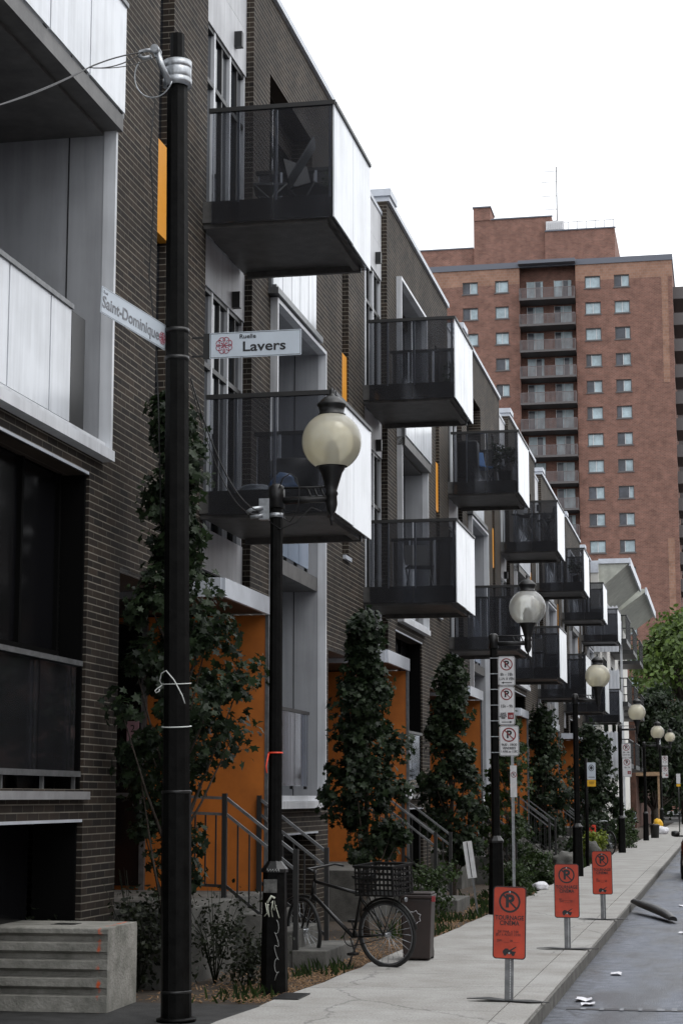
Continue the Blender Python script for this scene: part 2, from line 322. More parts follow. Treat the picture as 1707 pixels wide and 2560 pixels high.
def tag(o, label=None, cat=None, group=None, kind=None):
    if label: o['label'] = label
    if cat: o['category'] = cat
    if group: o['group'] = group
    if kind: o['kind'] = kind
    return o
def thing(name, label, cat, loc=(0, 0, 0), rz=0, group=None):
    o = bpy.data.objects.new(name, None); C.objects.link(o); o.location = loc; o.rotation_euler = (0, 0, rz)
    o.empty_display_size = .2
    return tag(o, label, cat, group)
def kids(o): return [c for c in C.objects if c.parent == o]
def copy_tree(o, parent=None):
    c = o.copy(); C.objects.link(c); c.parent = parent
    for ch in kids(o): copy_tree(ch, c)
    return c

def text(body, size, m, parent, loc, name='lettering', sx=1.0, rot=(R(90), 0, 0), bold=0.0, align='CENTER', depth=.0008):
    cu = bpy.data.curves.new(name, 'FONT'); cu.body = body; cu.size = size; cu.align_x = align; cu.align_y = 'CENTER'
    cu.extrude = depth; cu.offset = bold; cu.resolution_u = 3; cu.space_line = .85
    tmp = bpy.data.objects.new(name, cu); C.objects.link(tmp)
    bpy.context.view_layer.update()
    me = bpy.data.meshes.new_from_object(tmp.evaluated_get(bpy.context.evaluated_depsgraph_get()))
    bpy.data.objects.remove(tmp); bpy.data.curves.remove(cu)
    me.name = name; me.materials.clear(); me.materials.append(M[m])
    ob = bpy.data.objects.new(name, me); C.objects.link(ob); ob.parent = parent; ob.location = loc; ob.rotation_euler = rot
    ob.scale = (sx, 1, 1); return ob

def rrect(w_, h_, r, n=5, cx=0, cz=0):
    pts = []
    for qx, qz, a0 in ((1, 1, 0), (-1, 1, 90), (-1, -1, 180), (1, -1, 270)):
        for i in range(n + 1):
            a = R(a0 + 90 * i / n); pts.append((cx + qx * (w_ / 2 - r) + r * math.cos(a), cz + qz * (h_ / 2 - r) + r * math.sin(a)))
    return pts
def frame_ring(mb, outer, inner, y, mi=0, th=.001):
    n = len(outer); vs = [(x, y, z) for x, z in outer] + [(x, y, z) for x, z in inner]
    mb.add(vs, [(i, (i + 1) % n, n + (i + 1) % n, n + i) for i in range(n)], mi)

# ------------------------------------------------------------------ the setting
inner = [(-4.45, -5), (-4.15, 9), (-3.95, 14.8), (-3.81, 18.1), (-3.56, 26.0), (-3.46, 34.7), (-3.46, 47.8), (-3.4, 80), (-3.4, 135)]
def edge_x(y):
    for (x0, y0), (x1, y1) in zip(inner, inner[1:]):
        if y0 <= y <= y1: return x0 + (x1 - x0) * (y - y0) / (y1 - y0)
    return -3.4
KX = -1.56
tag(MB().quad((-900, -900, -.16), (900, -900, -.16), (900, 1800, -.16), (-900, 1800, -.16)).build('ground', 'lane', norm=False), kind='structure')
tag(MB().quad((KX, -8, -.14), (8, -8, -.14), (8, 190, -.14), (KX, 190, -.14)).build('road', 'asphalt', norm=False), kind='structure')
fine = []
for (x0, y0), (x1, y1) in zip(inner, inner[1:]):
    k = max(1, int((y1 - y0) / .5)) if y0 > 8 and y1 < 60 else 1
    for i in range(k):
        t = i / k; fine.append((x0 + (x1 - x0) * t + (random.uniform(-.025, .025) if k > 1 else 0), y0 + (y1 - y0) * t))
fine.append(inner[-1])
# pavement slabs, each set off by a tooled joint
mb, kb = MB(), MB(); JX = -1.86; ys = [-5, 6.2]
while ys[-1] < 60: ys.append(ys[-1] + 1.62)
ys += [90, 135]
g = .005
for a, b in zip(ys, ys[1:]):
    pts = [(JX - g, a + g), (JX - g, b - g)]
    ins = [(edge_x(b), b - g)] + [p for p in reversed(fine) if a + .02 < p[1] < b - .02] + [(edge_x(a), a + g)]
    mb.prism(([(JX - g, a + g), (JX - g, b - g)] + ins), -.15, 0)
for a, b in zip(ys[::2], ys[2::2] + [135]):
    if b <= a: continue
    for i in range(6):
        pass
    kb.prism([(KX - .02, a + g), (KX, a + g), (KX, b - g), (KX - .02, b - g)], -.15, -.018)
    mb.prism([(JX + g, a + g), (KX - .02, a + g), (KX - .02, b - g), (JX + g, b - g)], -.15, 0)
ob = mb.build('sidewalk', 'walk'); tag(ob, kind='structure')
tag(kb.build('kerb', mat('grimy_kerb', (.10, .098, .09), .9, bump=.8, bscale=40, col2=(.19, .185, .17), nscale=5)), kind='structure')
bd = [(-7.2, 16.2)] + [(x + .02, y) for x, y in [(edge_x(16.2), 16.2)] + [p for p in fine if p[1] > 16.3]] + [(-7.2, 135)]
tag(MB().prism(bd, -.2, -.03).build('planting_bed_soil', 'soil'), kind='structure')
tag(MB().prism([(-30, -6), (-4.0, -6)] + [(x + .03, y) for x, y in inner[1:3]] + [(edge_x(16.18) + .03, 16.18), (-30, 16.18)], -.2, -.02).build('lane_surface', 'lane'), kind='structure')
pts = []
for i in range(14):
    a = 2 * math.pi * i / 14; pts.append((.2 + 1.25 * math.cos(a) * (1 + .06 * math.sin(3 * a)), 26.0 + 1.6 * math.sin(a) * (1 + .1 * math.cos(2 * a))))
mb = MB()
mb.box(KX + .12, 5, 17.45, 17.58, -.139, -.134)
tag(mb.build('road_trench_seam', 'patch'), kind='structure')
mb = MB()
for i in range(26):
    x = -1.3 + i * .16 + random.uniform(-.03, .03); mb.box(x, x + random.uniform(.03, .08), 17.42 + random.uniform(-.03, .03), 17.62 + random.uniform(-.04, .06), -.133, -.130)
tag(mb.build('road_marking', mat('worn_white_marking', (.22, .23, .25), .8, noise_amt=.4, nscale=20)), kind='structure')

# ------------------------------------------------------------------ townhouses
XF, P0, PER = -5.65, 16.85, 9.9
TOP = 12.43
def wall_sheet(mb, X, y0, y1, z0, z1, holes, mi=0):
    ysx = sorted({y0, y1, *[h[0] for h in holes], *[h[1] for h in holes]}); zs = sorted({z0, z1, *[h[2] for h in holes], *[h[3] for h in holes]})
    ysx = [y for y in ysx if y0 <= y <= y1]; zs = [z for z in zs if z0 <= z <= z1]
    for a, b in zip(ysx, ysx[1:]):
        for c, d in zip(zs, zs[1:]):
            if any(h[0] <= (a + b) / 2 <= h[1] and h[2] <= (c + d) / 2 <= h[3] for h in holes): continue
            mb.quad((X, a, c), (X, b, c), (X, b, d), (X, a, d), mi)
    for (a, b, c, d, dep) in holes:
        xb = X - dep
        mb.quad((X, a, c), (xb, a, c), (xb, a, min(d, z1)), (X, a, min(d, z1)), mi); mb.quad((X, b, c), (X, b, min(d, z1)), (xb, b, min(d, z1)), (xb, b, c), mi)
        if c > z0: mb.quad((X, a, c), (X, b, c), (xb, b, c), (xb, a, c), mi)
        if d < z1: mb.quad((X, a, d), (xb, a, d), (xb, b, d), (X, b, d), mi)

def guard(parent, X, ya, yb, z0, z1, n, m='guard', name='guard_panel', rail=True, th=.02, joints=None):
    mb = MB(); js = joints or [ya + (yb - ya) * i / n for i in range(n + 1)]
    for a, b in zip(js, js[1:]): mb.box(X - th, X, a + .014, b - .014, z0, z1)
    g_ = mb.build(name, m, parent)
    if rail:
        r = MB(); r.box(X - .045, X + .02, ya, yb, z1, z1 + .045)
        for y in js: r.box(X - .06, X - .021, y - .03, y + .03, z0 - .04, z1)
        r.build('handrail', 'dark' if m != 'guard' else 'rail', g_)
    return g_

def make_balcony(parent, zg0, zg1, cab=True):
    """zg0..zg1 glass bottom/top"""
    x0, x1, ya, yb = XF + .12, -4.1, 3.2, 5.45
    s = MB(); s.box(XF - .06, x1 - .07, ya + .05, yb - .04, zg0 + .03, zg0 + .28); s.box(x1 - .2, x1 - .12, ya + .1, yb - .1, zg0 - .03, zg0 + .03)
    s.box(XF, x1 - .1, ya + .10, ya + .16, zg0 - .025, zg0 + .03); s.box(XF, x1 - .1, yb - .12, yb - .06, zg0 - .045, zg0 + .03)
    slab = s.build('balcony', 'soffit', parent)
    f = MB()
    f.box(x1 - .016, x1, ya, (ya + yb) / 2 - .008, zg0, zg1); f.box(x1 - .016, x1, (ya + yb) / 2 + .008, yb, zg0 - .01, zg1)
    f.build('front_guard_panel', 'guard', slab)
    for yy in (ya, yb - .014):
        q = MB(); mid = (x0 + x1) / 2
        q.box(x0, mid - .006, yy, yy + .014, zg0, zg1); q.box(mid + .006, x1 - .02, yy, yy + .014, zg0, zg1)
        q.build('side_glass', 'glass', slab)
    r = MB()
    r.box(x0 - .04, x1 + .012, ya - .02, ya + .03, zg1, zg1 + .05); r.box(x0 - .04, x1, yb - .03, yb + .02, zg1, zg1 + .05)
    r.box(x1 - .03, x1 + .02, ya + .03, yb - .03, zg1, zg1 + .04)
    r.build('handrail', 'dark', slab)
    p = MB()
    for yy in (ya + .04, yb - .07):
        for xx in (x0 + .3, (x0 + x1) / 2 + .03, x1 - .06): p.box(xx - .012, xx + .012, yy, yy + .03, zg0 + .25, zg1)
    p.box(x1 - .06, x1 - .035, (ya + yb) / 2 - .012, (ya + yb) / 2 + .012, zg0 + .25, zg1)
    p.build('guard_post', 'coping', slab)
    return slab

def strip_window(parent, z0, z1):
    X = XF - .16; a, b = 3.4, 5.6
    w_ = MB().box(X - .02, X, a, b, z0, z1).build('window', 'window', parent)
    f = MB(); n = 3; st = (b - a) / n
    for i in range(1, n + 1):
        y = a + i * st - (.03 if i == n else 0); f.box(X, X + .045, y - .03, y + .03, z0, z1)
    f.build('white_mullion', 'white', w_)
    f = MB(); f.box(X, X + .12, a + .0, a + .10, z0, z1); f.box(X, X + .04, a + .10, b, z0 + 1.9, z0 + 1.96); f.box(X, X + .04, a + .07, b, z1 - .05, z1)
    for i in range(n): f.box(X, X + .03, a + i * st + st * .5, a + i * st + st * .5 + .04, z0, z1)
    f.build('dark_frame', 'dark', w_)

def loggia(parent, ya, yb, z0, z1, floors, white_side=True, blue=False):
    """white projecting box frame, recess and floors"""
    XO = XF + .10; t = .055
    f = MB()
    f.box(XF - .02, XO, ya, ya + t, z0, z1); f.box(XF - .02, XO, yb - t, yb, z0, z1)
    f.box(XF - .02, XO, ya + t, yb - t, z1 - t, z1); f.box(XF - .02, XO + .02, ya - .02, yb + .02, z0 - .10, z0 - .0)
    f.box(XF - .02, XO - .05, ya + t, yb - t, z0 + .0, z0 + .07)
    f.build('bay_frame', 'white', parent)
    XB = XF - 1.35
    s = MB()
    s.box(XB, XF - .02, ya, ya + .05, z0, z1); s.box(XB, XF - .02, yb - .05, yb, z0, z1); s.box(XB, XF - .02, ya + .05, yb - .05, z1 - .05, z1)
    s.box(XB, XF - .02, ya + .05, yb - .05, z0 - .05, z0)
    lw = s.build('loggia_lining', 'loggia', parent)
    j = MB()
    for xx in (XF - .38,): j.box(xx, xx + .012, yb - .055, yb - .05, z0, z1)
    j.build('panel_joint', 'dark', lw)
    bw = MB().box(XB - .05, XB, ya, yb, z0, z1).build('patio_window', 'windowblue' if blue else 'window', parent)
    fr = MB()
    for i in range(5):
        y = ya + .05 + (yb - ya - .1) * i / 4; fr.box(XB, XB + .05, y - .03, y + .03, z0, z1)
    fr.build('window_frame', 'white', bw)
    for zf in floors:
        MB().box(XB, XF - .03, ya + .05, yb - .05, zf - .2, zf).build('loggia_floor', 'soffit', parent)

def make_house(kind):
    """local frame: x as in the world, y from 0 at the near party line to 9.9"""
    t = thing('townhouse', '', 'townhouse', (0, 0, 0), 0, 'townhouses in the dark brick row')
    holes = [(1.5, 2.02, 5.46, 11.15, .14), (3.4, 5.6, 4.1, 13, .16), (.45, 4.3, 0, 3.9, .0)]
    if kind == 'A':
        holes += [(6.6, 9.7, 4.98, 11.3, .0), (6.35, 9.4, 1.82, 4.69, .25), (6.35, 9.4, -.1, 1.53, .45)]
    else:
        holes += [(6.5, 9.15, 8.37, 11.33, .3), (6.6, 9.7, 1.7, 8.27, .0), (6.6, 9.5, -.1, 1.25, .25)]
    wl = MB(); wall_sheet(wl, XF, 0, PER, -.1, TOP, holes)
    wl.quad((XF - .16, 3.4, 3.9), (XF - .16, 5.6, 3.9), (XF - .16, 5.6, 4.1), (XF - .16, 3.4, 4.1))
    # parapet back and ends
    wl.quad((XF - .3, 0, 11), (XF - .3, PER, 11), (XF - .3, PER, 12.2), (XF - .3, 0, 12.2))
    wl.quad((XF, 5.6, 12.1), (XF - .3, 5.6, 12.1), (XF - .3, 5.6, TOP), (XF, 5.6, TOP)); wl.quad((XF, 3.4, 12.1), (XF - .3, 3.4, 12.1), (XF - .3, 3.4, TOP), (XF, 3.4, TOP))
    # alcove side
    wl.quad((XF, .45, 0), (XF - 1.5, .45, 0), (XF - 1.5, .45, 3.9), (XF, .45, 3.9))
    wl.build('brick_wall', 'brick', t)
    # unseen dark core and roof slab added to keep sky light out
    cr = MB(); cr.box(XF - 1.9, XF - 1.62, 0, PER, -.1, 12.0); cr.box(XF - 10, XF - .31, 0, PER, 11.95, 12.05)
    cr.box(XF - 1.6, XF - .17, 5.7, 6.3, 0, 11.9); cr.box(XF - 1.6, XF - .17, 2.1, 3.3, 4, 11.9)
    cr.build('light_block_core', 'room', t)
    cp = MB(); cp.box(XF - .34, XF + .05, 5.6, PER, TOP, TOP + .09); cp.box(XF - .34, XF + .05, 0, 3.4, TOP, TOP + .09)
    cp.box(XF - .34, XF - .08, 3.4, 5.6, 12.16, 12.23); cp.box(XF - .34, XF + .08, 5.55, 6.3, TOP + .09, TOP + .22)
    cp.build('roof_coping', 'coping', t)
    # slot window
    MB().box(XF - .16, XF - .13, 1.5, 2.02, 5.46, 7.66).build('slot_window', 'window', t); MB().box(XF - .16, XF - .13, 1.5, 2.02, 8.69, 11.15).build('slot_window', 'window', t)
    MB().box(XF - .16, XF - .03, 1.5, 2.02, 7.66, 8.69).build('amber_panel', 'yellow', t)
    MB().box(XF - .1, XF + .05, 1.56, 2.04, 5.4, 5.46).build('slot_sill', 'coping', t)
    # strip
    X = XF - .10
    for (a, b) in ((4.33, 4.82), (7.68, 8.3), (10.93, 12.16)):
        n = 2; cl = MB()
        for i in range(n):
            for j in range(1 if b - a < .7 else 2):
                h_ = (b - a) / (1 if b - a < .7 else 2)
                cl.box(X - .05, X, 3.4 + i * 1.1 + .002, 4.5 + i * 1.1 - .002, a + j * h_ + .002, a + (j + 1) * h_ - .002)
        cl.build('cladding_panel', 'panel', t)
    strip_window(t, 4.82, 7.68); strip_window(t, 8.3, 10.93)
    
    for z in (11.1, 7.72): MB().box(X, X + .10, 4.98, 5.07, z, z + .2).build('wall_lamp', 'black', t)
    make_balcony(t, 8.23, 9.55); make_balcony(t, 4.86, 6.18)
    # porch
    cn = MB(); cn.box(XF - 1.5, -5.09, 2.15, 4.24, 3.85, 3.98); cn.build('porch_canopy', 'dark', t)
    fs = MB(); fs.box(-5.09, -5.05, 2.15, 4.25, 3.83, 4.03); fs.box(XF - 1.0, -5.09, 2.11, 2.15, 3.83, 4.03); fs.build('canopy_fascia', 'coping', t)
    MB().box(XF - 1.6, XF, .45, 4.3, 3.9, 3.95).build('alcove_soffit', 'soffit', t)
    pw = MB(); pw.box(XF - 1.5, -5.11, 4.2, 4.25, .0, 3.83); o_ = pw.build('porch_wall', 'orange', t)
    MB().box(-5.11, -5.07, 4.19, 4.27, 0, 3.83).build('edge_trim', 'rail', o_)
    bw = MB(); bw.box(XF - 1.6, XF - 1.5, .45, 4.25, 0, 3.9); bw.build('alcove_back_wall', 'dark', t)
    for ya in (.8, 2.6):
        d = MB().box(XF - 1.5, XF - 1.45, ya, ya + .95, .7, 2.85).build('entrance_door', 'orange', t)
        MB().box(XF - 1.45, XF - 1.43, ya + .55, ya + .85, 1.2, 2.6).build('door_glass', 'window', d)
        MB().box(XF - 1.45, XF - 1.40, ya + .12, ya + .16, 1.55, 1.9).build('handle', 'steel', d)
    pv = MB().box(XF - 1.3, XF - .92, 4.15, 4.199, .75, 3.75).build('porch_window', 'windowdark', t)
    MB().box(XF - .92, XF - .86, 4.14, 4.199, .7, 3.8).box(XF - 1.3, XF - .92, 4.14, 4.149, 1.75, 1.80).build('porch_window_frame', 'rail', pv)
    # stoop and stairs
    st = MB(); st.box(XF - 1.5, -5.05, .5, 4.2, -.1, .70); st.box(-5.05, -4.78, 2.75, 4.2, -.1, .53); st.box(-4.78, -4.45, 2.75, 4.2, -.1, .36); st.box(-4.45, -4.08, 2.72, 4.22, -.1, .17)
    st.build('stoop', 'conc', t, bevel=.012)
    def railing(y, xs, long):
        r = MB(); sl = (1.70 - 1.10) / .72
        pt = [(-5.14, 1.72), (-4.38, 1.14)] if not long else [(XF - .1, 1.76), (-5.18, 1.74), (-4.42, 1.16)]
        for dz, wd in ((0, .045), (-.17, .03)):
            for (xa, za), (xb, zb) in zip(pt, pt[1:]): r.beam((xa, y, za + dz), (xb, y, zb + dz), wd, .03)
        top = r.build('stair_railing', 'rail', t)
        q = MB()
        for (x, z1) in ((pt[-2][0] - .02, pt[-2][1] + .05), (pt[-1][0], pt[-1][1] + .05)): q.box(x - .025, x + .025, y - .025, y + .025, .1, z1)
        q.build('post', 'dark', top)
        q = MB()
        for (xa, za), (xb, zb) in zip(pt, pt[1:]):
            k = max(2, int(abs(xb - xa) / .11))
            for i in range(1, k):
                x = xa + (xb - xa) * i / k; z = za + (zb - za) * i / k; q.box(x - .008, x + .008, y - .008, y + .008, z - .92, z - .17)
            q.beam((xa, y, za - .92), (xb, y, zb - .92), .03, .03)
        q.build('baluster', 'dark', top)
    railing(2.78, 0, True); railing(4.16, 0, False)
    # the bay
    if kind == 'A':
        loggia(t, 6.6, 9.75, 4.98, 11.3, (8.28,))
        guard(t, XF + .17, 6.6, 9.75, 8.30, 9.38, 3); guard(t, XF - .06, 6.75, 9.0, 5.12, 6.17, 3, joints=[6.75, 7.45, 8.45, 9.0])
        MB().box(XF - .06, XF + .15, 6.6, 9.75, 8.12, 8.28).build('floor_edge', 'soffit', t); MB().box(XF - .10, XF - .07, 9.03, 9.4, 5.05, 6.17).build('dark_glass_panel', 'dark', t)
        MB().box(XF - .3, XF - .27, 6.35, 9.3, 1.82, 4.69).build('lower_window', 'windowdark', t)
        MB().box(XF - .25, XF - .03, 9.36, 9.399, 1.82, 4.69).build('shade_lining', 'room', t); MB().box(XF - .45, XF - .05, 9.36, 9.399, -.05, 1.53).build('shade_lining', 'room', t)  # near-black sheets added over the brick reveals so the openings look unlit
        lf = MB()
        for i in range(4): y = 6.4 + i * .95; lf.box(XF - .27, XF - .23, y, y + .05, 1.82, 4.69)
        lf.box(XF - .27, XF - .22, 6.35, 9.3, 3.0, 3.06); lf.build('lower_window_frame', 'room', t)
        g_ = guard(t, XF - .03, 6.4, 9.25, 1.97, 2.92, 3, m='glass', name='lower_guard')
        q = MB(); q.box(XF - .05, XF + .02, 6.38, 9.27, 2.92, 2.965); q.box(XF - .05, XF + .02, 6.38, 9.27, 1.93, 1.98)
        for y in (6.5, 7.45, 8.4, 9.2): q.box(XF - .04, XF - .01, y - .015, y + .015, 1.8, 1.94)
        q.build('grey_rail', 'rail', g_)
        sl_ = MB(); sl_.box(XF - .2, XF + .07, 6.25, 9.4, 1.73, 1.80); sl_.build('stone_sill', 'sillgrey', t)
        
        for z in (1.53, 4.69): MB().box(XF - .02, XF + .015, 6.3, 9.35, z, z + .025).build('steel_lintel', 'coping', t)
        MB().box(XF - .5, XF - .47, 6.35, 9.3, -.1, 1.53).build('basement_window', 'windowdark', t)
    else:
        loggia(t, 6.6, 9.75, 1.7, 8.27, (4.9,), blue=True)
        guard(t, XF - .08, 6.75, 9.35, 4.98, 6.05, 4, m='guardblue'); guard(t, XF - .08, 6.75, 9.35, 1.9, 2.9, 3, m='glass', name='lower_guard')
        g_ = guard(t, XF + .06, 6.5, 9.2, 8.42, 9.5, 5)
        sl_ = MB(); sl_.box(XF - .3, XF + .14, 6.45, 9.3, 8.29, 8.37); sl_.box(XF + .03, XF + .1, 6.5, 9.2, 8.37, 8.42); sl_.build('guard_ledge', 'rail', t)
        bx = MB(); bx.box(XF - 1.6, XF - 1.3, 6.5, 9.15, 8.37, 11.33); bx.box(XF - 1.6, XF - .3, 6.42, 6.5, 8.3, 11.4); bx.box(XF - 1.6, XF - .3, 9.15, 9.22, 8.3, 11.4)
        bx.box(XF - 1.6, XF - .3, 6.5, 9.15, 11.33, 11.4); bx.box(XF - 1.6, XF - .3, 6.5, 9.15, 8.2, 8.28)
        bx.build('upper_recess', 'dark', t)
        li = MB(); li.box(XF - .02, XF + .015, 6.5, 9.6, 1.25, 1.275); li.build('steel_lintel', 'coping', t)
        MB().box(XF - .3, XF - .27, 6.6, 9.5, -.1, 1.25).build('basement_window', 'windowdark', t)
    return t

hA, hB = make_house('A'), make_house('B')
labs = {-1: 'nearest brick townhouse cut by the left edge, its white loggia above the concrete block',
 0: 'dark brick townhouse with a glass loggia tinted as reflected sky behind the Lavers street sign',
 1: 'dark brick townhouse right behind the nearest yellow lamp globe',
 2: 'dark brick townhouse whose upper balcony holds white flowers and a blue draped chair',
 3: 'dark brick townhouse whose upper balcony holds tall bar chairs',
 4: 'dark brick townhouse, fifth from the front, above and behind the second lamp globe',
 5: 'dark brick townhouse second from the far end, behind the third street lamp',
 6: 'farthest and smallest dark brick townhouse, beside the white house'}
used = set()
house = {}
for k in range(0, 7):
    src = hA if k % 2 else hB
    h_ = src if src.name not in used else copy_tree(src)
    h_.location = (0, P0 + PER * k, 0); h_['label'] = labs[k]; house[k] = h_
    if k == 1:      # the nearest one shows only its last bay: leave off the parts that lie outside the picture
        n_ = copy_tree(h_); n_.location = (0, P0 - PER, 0); n_['label'] = labs[-1]; house[-1] = n_
        for ch in kids(n_):
            if ch.name.split('.')[0] in ('balcony', 'porch_canopy', 'canopy_fascia', 'stoop', 'stair_railing', 'porch_wall', 'entrance_door', 'window', 'wall_lamp', 'slot_window', 'amber_panel', 'slot_sill', 'alcove_back_wall', 'porch_window_frame'):
                for g2 in kids(ch): bpy.data.objects.remove(g2)
                bpy.data.objects.remove(ch)
    used.add(src.name)
YEND = P0 + PER * 7

pn = MB().box(-6.72, -6.58, 4.09, 4.11, 2.2, 2.62).build('house_number_plate', mat('faded_pink_plate', (.42, .25, .29), .6, noise_amt=.1, nscale=10), house[0])
text('2', .12, 'ink', pn, (-6.65, 4.088, 2.53), name='number')

# ------------------------------------------------------------------ building across the street (mirrored in the low glass)
t = thing('brick_building', 'brown brick building across the street, seen mirrored in the low glass at left', 'building', (11, -5, 0))
wl = MB(); hol = [(y, y + 1.3, z, z + 1.7, .15) for y in [2 + 3.1 * i for i in range(32)] for z in (1.2, 4.3, 7.3)]
wall_sheet(wl, 0, 0, 105, -.16, 10.2, [(a, b, c, d, -.15) for a, b, c, d, e in hol]); wl.quad((0, 0, 10.2), (9, 0, 10.2), (9, 105, 10.2), (0, 105, 10.2)); wl.quad((0, 0, -.16), (9, 0, -.16), (9, 0, 10.2), (0, 0, 10.2)); wl.quad((0, 105, -.16), (9, 105, -.16), (9, 105, 10.2), (0, 105, 10.2))
wl.build('wall', brick_mat('opposite_brick', (.16, .075, .05), (.11, .05, .035), (.2, .15, .12), .24, .075, .01), t)
MB().box(.16, .2, 1, 104, 0, 9.5).build('window_band', 'window', t)
tag(MB().box(7.9, 11, -8, 135, -.15, 0).build('far_sidewalk', 'walk'), kind='structure')

# ------------------------------------------------------------------ leaves and trees
def leafset(n, pick, size, rng, droop=.3, star=True, updir=.35):
    mb = MB()
    shape = [(0, -.5), (.16, -.28), (.5, -.3), (.32, 0), (.46, .28), (.14, .24), (0, .55), (-.14, .24), (-.46, .28), (-.32, 0), (-.5, -.3), (-.16, -.28)] if star else [(0, -.5), (.26, -.1), (.2, .25), (0, .5), (-.2, .25), (-.26, -.1)]
    for i in range(n):
        c, out = pick()
        s_ = size * rng.choice((.5, .7, .9, 1.0, 1.2)) * rng.uniform(.85, 1.15)
        nrm = (Vector(out) * .8 + Vector((rng.uniform(-1, 1), rng.uniform(-1, 1), rng.uniform(-.6, 1) + updir))).normalized()
        a = nrm.cross(Vector((rng.uniform(-1, 1), rng.uniform(-1, 1), rng.uniform(-1, 1)))).normalized(); b = nrm.cross(a)
        vs = []
        for (u, v) in shape:
            vs.append(Vector(c) + (a * u + b * v - nrm * abs(u) * droop) * s_)
        mb.add(vs, [tuple(range(len(shape)))])
    return mb
def clumps(rng, ncl, prof, rad, z0, z1, leafr):
    cl = []
    for i in range(ncl):
        z = z0 + (z1 - z0) * (i + rng.random()) / ncl; r = prof((z - z0) / (z1 - z0)) * rad
        a = rng.uniform(0, 6.28); q = math.sqrt(rng.uniform(.12, 1)) * r
        cl.append((Vector((q * math.cos(a), q * math.sin(a), z)), rng.choice((.6, .8, 1.0, 1.45)) * leafr))
    return cl
def pick_from(cl, rng):
    def f():
        c, r = rng.choice(cl); d = Vector((rng.gauss(0, 1), rng.gauss(0, 1), rng.gauss(0, .75)))
        d.normalize(); q = rng.random() ** .45; ctr = Vector((c.x, c.y, 0)).normalized() if c.length else Vector((0, 0, 1))
        return c + d * r * q, (d * .6 + ctr * .5)
    return f
def make_tree(name, label, cat, loc, seed, h_, rad, z0, nleaf, lsize, m='leaf', ncl=70, lr=.26, group=None, prof=None, trunk=.045, star=True):
    rng = random.Random(seed); t = thing(name, label, cat, loc, 0, group)
    prof = prof or (lambda u: .45 + .75 * math.sin(math.pi * min(1, u * .8 + .12)) - .55 * u ** 2.2)
    cl = clumps(rng, ncl, prof, rad, z0, h_ - lr * .6, lr)
    leafset(nleaf, pick_from(cl, rng), lsize, rng, star=star).build('crown', m, t, norm=False)
    mb = MB(); top = h_ * .9; pts = []; 
    for i in range(9): u = i / 8; pts.append((rng.uniform(-.03, .03) * (1 + h_ * .1), rng.uniform(-.03, .03) * (1 + h_ * .1), -.1 + top * u))
    mb.tube(pts, [trunk * (1.25 - u / 8 * 1.05) for u in range(9)], 9)
    for c, r in cl[::2]:
        zb = max(z0 * .6, c.z - r * 1.8 - (Vector((c.x, c.y)).length) * .8); i = min(7, int((zb + .1) / top * 8)); p = Vector(pts[i])
        mb.tube([p, p.lerp(c, .5) + Vector((0, 0, -.05 * h_ * .2)), c], [trunk * .4, trunk * .25, trunk * .1], 5)
    mb.build('trunk', 'bark', t)
    return t
colprof = lambda u: (.55 + .75 * math.sin(math.pi * min(1, u * .95 + .12))) * (1 - .80 * max(0, u - .25) / .75)
G = 'young maples between the stoops and the pavement'
make_tree('maple_tree', 'dark young maple rising behind the tall black pole, in front of the nearest orange porch', 'tree', (-5.10, 17.25, 0), 3, 5.75, .62, 1.95, 5600, .095, prof=lambda u: .42 + .85 * math.exp(-((u - .22) / .2) ** 2) - .18 * u, ncl=62, lr=.22, group=G)
make_tree('maple_tree', 'thin low maple sapling half hidden between the tall pole and the nearest brick corner', 'tree', (-5.45, 18.3, 0), 4, 3.3, .38, .9, 2400, .09, prof=lambda u: .8 - .3 * u, ncl=26, lr=.2, group=G)
make_tree('maple_tree', 'dense dark maple just beyond the parked bicycle and first stair railing', 'tree', (-4.62, 24.6, 0), 5, 4.2, .50, .95, 7200, .10, prof=colprof, ncl=66, lr=.2, group=G)
make_tree('maple_tree', 'columnar maple left of the pole carrying three white parking signs', 'tree', (-4.66, 33.0, 0), 8, 4.25, .47, .7, 6500, .11, prof=colprof, ncl=58, lr=.23, group=G)
make_tree('maple_tree', 'small sparse yellowing maple right behind the pole with three parking signs', 'tree', (-4.3, 39.4, 0), 11, 3.6, .60, .8, 1500, .13, m='leafg', ncl=30, lr=.24, group=G, prof=colprof)
make_tree('maple_tree', 'maple hiding an orange porch left of the third street lamp', 'tree', (-4.75, 51.5, 0), 12, 4.2, .6, .4, 4500, .14, ncl=60, lr=.3, group=G, prof=colprof)
make_tree('maple_tree', 'maple behind the pale blue and yellow parking sign', 'tree', (-4.35, 64.5, 0), 15, 4.2, .66, .4, 4200, .16, ncl=55, lr=.33, group=G, prof=colprof)
make_tree('maple_tree', 'last maple of the bed, left of the fourth street lamp', 'tree', (-4.5, 72.5, 0), 19, 4.2, .7, .3, 2500, .18, ncl=40, lr=.33, group=G, prof=colprof)
